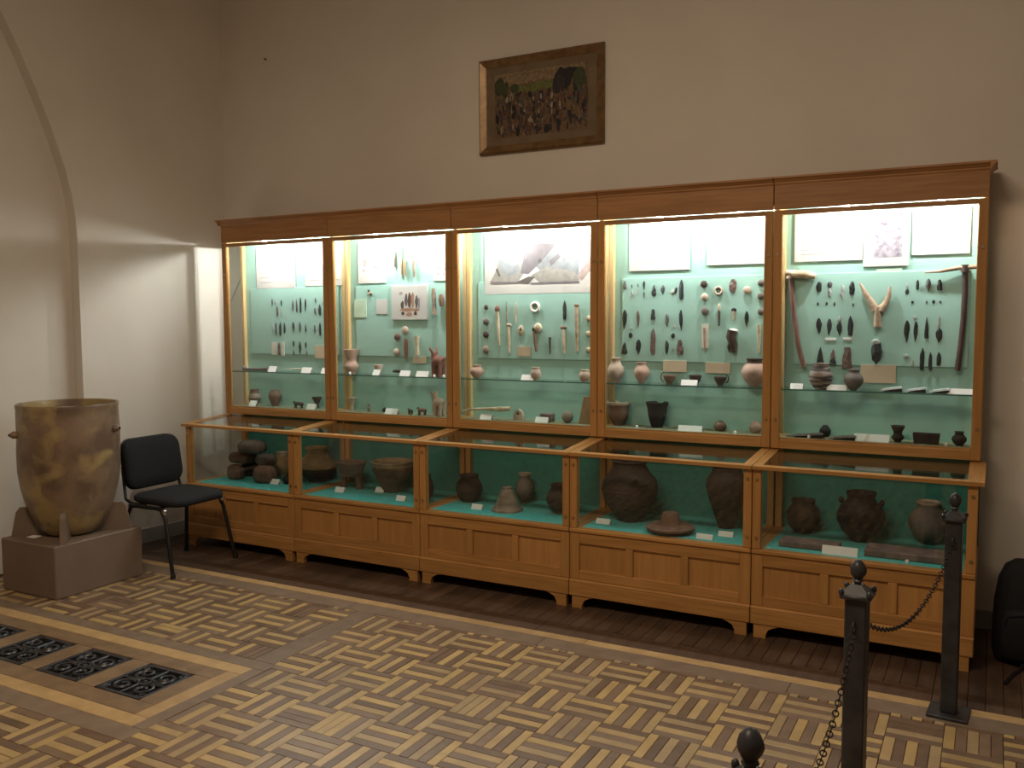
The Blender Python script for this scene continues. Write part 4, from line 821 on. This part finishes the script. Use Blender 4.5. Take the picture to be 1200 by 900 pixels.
for u, v, wh in ((925, 641, 'by the narrow slab'), (1063, 660, 'by the long slab')): peg(u, v, ZL, -.35, .1, 4, 'turquoise felt', wh)
# ------------------------------------------------------------------ large clay vessel on its pedestal
t = thing('pedestal', 'brown painted block pedestal with cradle fins under the large jar', 'pedestal', (.106, -1.385, 0))
obj('block', MB().box(-.251, .251, -.297, .297, 0, .31, .006), m_ped, t)
for a in (PI/4, 3*PI/4, -PI/4, -3*PI/4):
    obj('cradle_fin', MB().prism([(.10, .3105), (.335, .3105), (.305, .455), (.285, .48), (.235, .48), (.15, .36)], 1, -.014, .014), m_ped, t, None, (0, 0, 0), (0, 0, a))
JP = Vector((.106, -1.385, 0)); s = mpp((JP.x, JP.y, .7))
big = mat('mottled_fired_clay', (.25, .175, .115), (.15, .098, .066), .30, 6.5, bump=.35, detail=8, spec=.5, lo=.38, hi=.62)
nt = big.node_tree; b_ = nt.nodes['Principled BSDF']; base = b_.inputs['Base Color'].links[0].from_socket
n2 = nt.nodes.new('ShaderNodeTexNoise'); n2.inputs['Scale'].default_value = 5.5; n2.inputs['Detail'].default_value = 6; n2.inputs['Distortion'].default_value = .4
tc = nt.nodes.new('ShaderNodeTexCoord'); nt.links.new(tc.outputs['Object'], n2.inputs['Vector'])
r2 = nt.nodes.new('ShaderNodeValToRGB'); r2.color_ramp.elements[0].position = .47; r2.color_ramp.elements[1].position = .60
mx = nt.nodes.new('ShaderNodeMixRGB'); nt.links.new(n2.outputs['Fac'], r2.inputs[0]); nt.links.new(r2.outputs[0], mx.inputs[0]); nt.links.new(base, mx.inputs[1]); mx.inputs[2].default_value = (.36, .27, .125, 1)
nt.links.new(mx.outputs[0], b_.inputs['Base Color'])
jar = thing('storage_jar', 'large mottled brown clay storage jar standing on the brown pedestal', 'jar', (JP.x, JP.y, .311))
prf = [(0, 0), (.13, .003), (.155, .018), (.19, .06), (.222, .13), (.250, .21), (.270, .30), (.282, .40), (.288, .52), (.287, .62), (.284, .72), (.284, .765), (.288, .785), (.284, .796), (.272, .793), (.266, .76), (.27, .6), (.25, .3), (.2, .13), (.13, .04), (0, .03)]
jb = MB().lathe([(r, z) for r, z in prf], 48, wob=.035, seed=2.0); obj('body', jb, big, jar, 60)
for a, z in ((-2.02, .62), (.45, .64)):
    obj('lug', MB().ball((.290*math.cos(a), .290*math.sin(a), z), (.028, .028, .022), 12, 8, .1), big, jar, 60)
    obj('lug_hole', MB().ball((.314*math.cos(a), .314*math.sin(a), z), (.010, .010, .010), 10, 6), K['black'], jar, 60)
p = at(40, 629, 2, .3105); tag(obj('paper_tag', MB().prism([(-.035, -.02), (.03, -.03), (.035, .02), (-.03, .03)], 2, 0, .002), m_card, None, None, (p.x, p.y, .3105), (0, .0, .3)), 'small white paper tag lying on the brown pedestal', 'card')

# ------------------------------------------------------------------ chair (faces +x)
ch = thing('visitor_chair', 'black fabric visitor chair with tubular legs beside the cabinets', 'chair', (.345, -.805, 0), math.radians(2))
def rounded(w2, d2, r, n=5):
    P = []
    for cx, cy, a0 in ((w2-r, d2-r, 0), (-w2+r, d2-r, PI/2), (-w2+r, -d2+r, PI), (w2-r, -d2+r, -PI/2)):
        for i in range(n+1): a = a0+PI/2*i/n; P.append((cx+r*math.cos(a), cy+r*math.sin(a)))
    return P
def cushion(poly, th, curve, crown=.012):
    mb = MB(); n = len(poly); rings = [(.94, 0), (1, th*.3), (1, th*.7), (.93, th), (.55, th+crown*.8), (0.02, th+crown)]; vs = []
    for k, z in rings:
        for x, y in poly: vs.append((x*k, y*k, z+curve(x*k, y*k)))
    fs = [(j*n+i, j*n+(i+1) % n, (j+1)*n+(i+1) % n, (j+1)*n+i) for j in range(len(rings)-1) for i in range(n)]+[tuple(range(n-1, -1, -1)), tuple((len(rings)-1)*n+i for i in range(n))]
    return mb.add(vs, fs)
seat = cushion(rounded(.215, .235, .11, 7), .045, lambda x, y: -.10*max(0, x-.10)**1.5-.03*x, .010)
obj('seat', seat, m_fabric, ch, 60, (.03, 0, .435))
bk = cushion(rounded(.165, .228, .085, 6), .045, lambda x, y: .35*y*y, .008)
bo = obj('backrest', bk, m_fabric, ch, 60, (-.235, 0, .665), (0, math.radians(90-9), 0))
bs = obj('back_shell', cushion(rounded(.167, .230, .085, 6), .012, lambda x, y: .35*y*y, .002), m_plastic, ch, 60, (-.247, 0, .665), (0, math.radians(90-9), 0))
for sy in (-1, 1):
    y = sy*.245
    obj('leg', MB().tube([(.245, sy*.268, 0), (.17, y, .36), (.135, y, .415), (.09, y, .425)], .0125, 9), m_tubeblk, ch, 50)
    obj('leg', MB().tube([(-.205, sy*.268, 0), (-.165, y, .36), (-.13, y, .415), (-.08, y, .425)], .0125, 9), m_tubeblk, ch, 50)
    obj('side_rail', MB().tube([(-.14, y, .423), (.14, y, .423)], .0125, 9), m_tubeblk, ch, 50)
    obj('back_upright', MB().tube([(-.02, y*.93, .428), (-.15, y*.93, .432), (-.195, y*.93, .455), (-.215, y*.9, .54), (-.232, y*.88, .66)], .010, 8, flat=1), m_tubeblk, ch, 50)
    obj('rail_cap', MB().ball((.165, y, .405), (.018, .016, .022), 10, 8), m_chrome, ch, 60)
for x in (.1, -.1): obj('cross_bar', MB().tube([(x, -.245, .423), (x, .245, .423)], .010, 8), m_tubeblk, ch, 50)
for (x, y) in ((.245, .268), (.245, -.268), (-.205, .268), (-.205, -.268)):
    obj('foot_glide', MB().lathe([(.016, 0), (.017, .012), (.013, .03)], 10, (x, y, 0)), m_plastic, ch, 50)

# ------------------------------------------------------------------ framed picture on the back wall
pc = thing('framed_picture', 'gilt-framed picture of a crowded outdoor scene hanging above the cabinets', 'picture', (2.5, YB, 2.952))
pw, ph = .434, .297
m_gilt = mat('dull_gilt', (.26, .165, .075), (.17, .10, .045), .32, 20, (1, 1, 1), metal=.35, bump=.1)
def frame_bar(x0, z0, x1, z1, nx, nz):
    # mitred moulding from outer corner to outer corner; nx,nz point inwards
    sec = [(0, 0), (0, -.022), (.010, -.030), (.022, -.024), (.040, -.018), (.052, -.010), (.052, 0)]
    dx, dz = (x1-x0), (z1-z0); L = math.hypot(dx, dz); dx, dz = dx/L, dz/L; vs = []
    for ex, ez, sg in ((x0, z0, 1), (x1, z1, -1)):
        for a, y in sec: vs.append((ex+nx*a+sg*dx*a, y, ez+nz*a+sg*dz*a))
    n = len(sec); return MB().add(vs, [(i, (i+1) % n, n+(i+1) % n, n+i) for i in range(n)]+[tuple(range(n)), tuple(range(2*n-1, n-1, -1))])
for q in ((-pw, ph, pw, ph, 0, -1), (pw, ph, pw, -ph, -1, 0), (pw, -ph, -pw, -ph, 0, 1), (-pw, -ph, -pw, ph, 1, 0)): obj('frame_rail', frame_bar(*q), m_gilt, pc, 50)
obj('mount', MB().box(-pw+.04, pw-.04, -.008, -.002, -ph+.04, ph-.04), mat('brown_mount', (.20, .14, .085), None, .7), pc)
iw, ih = .325, .20
pcol = [mat('paint_%d' % i, srgb(c), srgb(tuple(x*.75 for x in c)), .6, 60, detail=6) for i, c in enumerate([(150, 128, 98), (112, 118, 62), (70, 78, 50), (58, 50, 52), (112, 76, 58), (92, 74, 72), (176, 160, 140), (40, 36, 38), (124, 98, 70), (84, 92, 88)])]
def pblob(lst, name):
    mb = MB()
    for j, (x, z, a, b, g, nn) in enumerate(lst):
        pts = [(max(-iw, min(iw, x+a*math.cos(2*PI*t/nn)*R.uniform(.75, 1.15))), max(-ih, min(ih, z+b*math.sin(2*PI*t/nn)*R.uniform(.75, 1.15)))) for t in range(nn)]
        d = -.0085-.00001*j; mb.mi = g; mb.add([(p[0], d, p[1]) for p in pts], [tuple(range(nn))])
    obj(name, mb, pcol, pc)['kind'] = 'stuff'
obj('painted_ground', MB().add([(-iw, -.0083, -ih), (iw, -.0083, -ih), (iw, -.0083, ih), (-iw, -.0083, ih)], [(0, 1, 2, 3)]), pcol[8], pc)
sky = [(x*.07-.3, ih-.03, .06, .05, 0, 9) for x in range(9)]
field = [(x*.05-.12, .085+.012*x*.3, .05, .03, 1, 9) for x in range(6)]
trees = [(-.29, .12, .04, .06, 2, 10), (-.25, .1, .03, .05, 2, 10), (-.18, .1, .035, .03, 2, 10), (.16, .12, .07, .07, 7, 10), (.22, .15, .08, .035, 7, 10), (.13, .08, .05, .06, 3, 10), (.27, .08, .05, .09, 2, 10), (.3, .0, .03, .07, 2, 10)]
crowd = [(R.uniform(-.31, .31), R.uniform(-.18, .06), R.uniform(.004, .014), R.uniform(.008, .034), R.choice((3, 4, 5, 7, 3, 5, 9, 6, 8, 4)), 7) for i in range(420)]
pblob(sky+field+trees+crowd, 'painted_shapes')
p = at(312, 70, 1, YB); tag(obj('wall_nail', MB().tube([(0, 0, 0), (0, -.022, .003)], .005, 8), m_iron, None, 40, (p.x, YB, p.z)), 'small dark nail in the bare wall near the corner', 'nail')
A, B = at(291, 308, 1, YB), at(238, 425, 1, YB); A.x = max(A.x, -.2); B = A+(B-A)*min(1, (A.x+.225)/(A.x-B.x))
tag(obj('wall_wire', MB().tube([(0, 0, 0), (B.x-A.x, 0, B.z-A.z)], .004, 6), m_paper, None, 50, (A.x, YB-.005, A.z)), 'thin pale wire slanting down the wall behind the chair-side cabinet', 'wire')

# ------------------------------------------------------------------ barrier posts and chains
HP = .905
PO = [(4.922, -.925), (4.713, -2.137), (4.693, -3.348)]
PLB = ['black iron barrier post in front of the end cabinet, by the backpack', 'black iron barrier post in the middle of the chain', 'black iron barrier post at the free end of the chain']
sh = MB().box(-.030, .030, -.030, .030, .012, .795, .004).mesh('shaft', m_iron)
bp = MB().box(-.075, .075, -.075, .075, 0, .012, .002).mesh('base_plate', m_iron)
capm = MB().box(-.043, .043, -.043, .043, .792, .806, .004)
capm.add([(-.040, -.040, .806), (.040, -.040, .806), (.040, .040, .806), (-.040, .040, .806), (-.013, -.013, .832), (.013, -.013, .832), (.013, .013, .832), (-.013, .013, .832)], [(0, 1, 5, 4), (1, 2, 6, 5), (2, 3, 7, 6), (3, 0, 4, 7), (4, 5, 6, 7), (3, 2, 1, 0)])
for sx in (-1, 1):
    for sy in (-1, 1): capm.ball((sx*.038, sy*.038, .812), (.008, .008, .011), 8, 6)
capm = capm.mesh('capital', m_iron, 40)
fn = MB(); n = 20
fp = [(.011, .828), (.010, .838), (.016, .842), (.012, .848), (.019, .857), (.0225, .868), (.0225, .879), (.018, .891), (.010, .900), (.0, HP)]
vs = []
for j, (r, z) in enumerate(fp):
    for i in range(n):
        a = 2*PI*i/n; k = 1+(.07*math.sin(5*a+j*1.3) if 3 < j < 9 else 0); vs.append((r*k*math.cos(a), r*k*math.sin(a), z))
fn.add(vs, [(j*n+i, j*n+(i+1) % n, (j+1)*n+(i+1) % n, (j+1)*n+i) for j in range(len(fp)-1) for i in range(n)])
fn = fn.mesh('finial', m_iron, 50)
ringm = MB().tube([(0, .014*math.cos(a*PI/6), .014*math.sin(a*PI/6)) for a in range(12)], .003, 6, True).mesh('chain_ring', m_iron, 50)
for i, ((x, y), lb) in enumerate(zip(PO, PLB)):
    t = thing('barrier_post', lb, 'post', (x, y, 0), math.radians(-4), 'black iron barrier posts')
    link('base_plate', bp, t); link('shaft', sh, t); link('capital', capm, t); link('finial', fn, t)
    if i > 0: link('chain_ring', ringm, t, (0, .042, .715))
    if i < 2: link('chain_ring', ringm, t, (0, -.042, .715))
lm = MB().tube([((.0125*math.cos(a*PI/7)), .0075*math.sin(a*PI/7), 0) for a in range(14)], .0019, 6, True).mesh('link', m_rust, 60)
def chain(a, b, sag, label):
    A, B = Vector(a), Vector(b); n = 900; pts = []
    for i in range(n+1): q = i/n; p = A.lerp(B, q); p.z -= sag*4*q*(1-q); pts.append(p)
    t = thing('barrier_chain', label, 'chain', A, 0, 'barrier chains'); acc = 0; nxt = .0105; k = 0
    for i in range(n):
        d = (pts[i+1]-pts[i]).length; acc += d
        if acc >= nxt:
            dr = (pts[i+1]-pts[i]).normalized(); o = link('link', lm, t, pts[i]-A)
            q = dr.to_track_quat('X', 'Z') @ Matrix.Rotation(PI/2*(k % 2)+.3, 4, 'X').to_quaternion()
            o.rotation_mode = 'QUATERNION'; o.rotation_quaternion = q; k += 1; nxt += .021
for (i, j, sg, lb) in ((1, 0, .15, 'iron chain slung between the middle post and the post by the cabinet'), (2, 1, .17, 'iron chain slung between the middle post and the free end post')):
    a, b = PO[i], PO[j]; chain((a[0], a[1]+.056, .712), (b[0], b[1]-.056, .712), sg, lb)

# ------------------------------------------------------------------ backpack leaning on the wall
bpk = thing('backpack', 'black nylon backpack standing on the floor against the wall', 'backpack', (5.235, -.16, 0))
def sb(w2, d2, zs, y0=0):
    mb = MB(); vs = []; n = 28
    for z, k, dk in zs:
        for i in range(n):
            a = 2*PI*i/n; c, s_ = math.cos(a), math.sin(a)
            vs.append((w2*k*math.copysign(abs(c)**.55, c), y0+d2*dk*math.copysign(abs(s_)**.6, s_)+.10*z, z))
    m_ = len(zs); mb.add(vs, [(j*n+i, j*n+(i+1) % n, (j+1)*n+(i+1) % n, (j+1)*n+i) for j in range(m_-1) for i in range(n)]+[tuple(range(n-1, -1, -1)), tuple((m_-1)*n+i for i in range(n))]); return mb
obj('body', sb(.165, .09, [(.0, .8, .75), (.012, .92, .92), (.05, 1, 1), (.16, 1, 1), (.28, .97, .95), (.38, .88, .85), (.44, .72, .7), (.465, .5, .5), (.472, .2, .2)]), m_pack, bpk, 70)
obj('front_pocket', sb(.135, .035, [(.035, .8, .6), (.05, .95, .9), (.12, 1, 1), (.2, .97, .95), (.25, .85, .7), (.26, .6, .4)], -.095), m_pack, bpk, 70)
obj('grab_handle', MB().tube([(-.035, .042, .455), (-.03, .043, .485), (0, .044, .497), (.03, .043, .485), (.035, .042, .455)], .008, 8), m_pack, bpk, 60)
obj('strap', MB().tube([(-.03, -.09, .03), (-.05, -.14, .006), (-.08, -.22, .006), (-.10, -.30, .006), (-.11, -.34, .006)], .008, 8, flat=.5), m_pack, bpk, 60)
obj('zip', MB().tube([(-.12, -.118, .20), (-.11, -.112, .245), (0, -.110, .262), (.11, -.112, .245), (.12, -.118, .20)], .003, 6), m_plastic, bpk, 60)
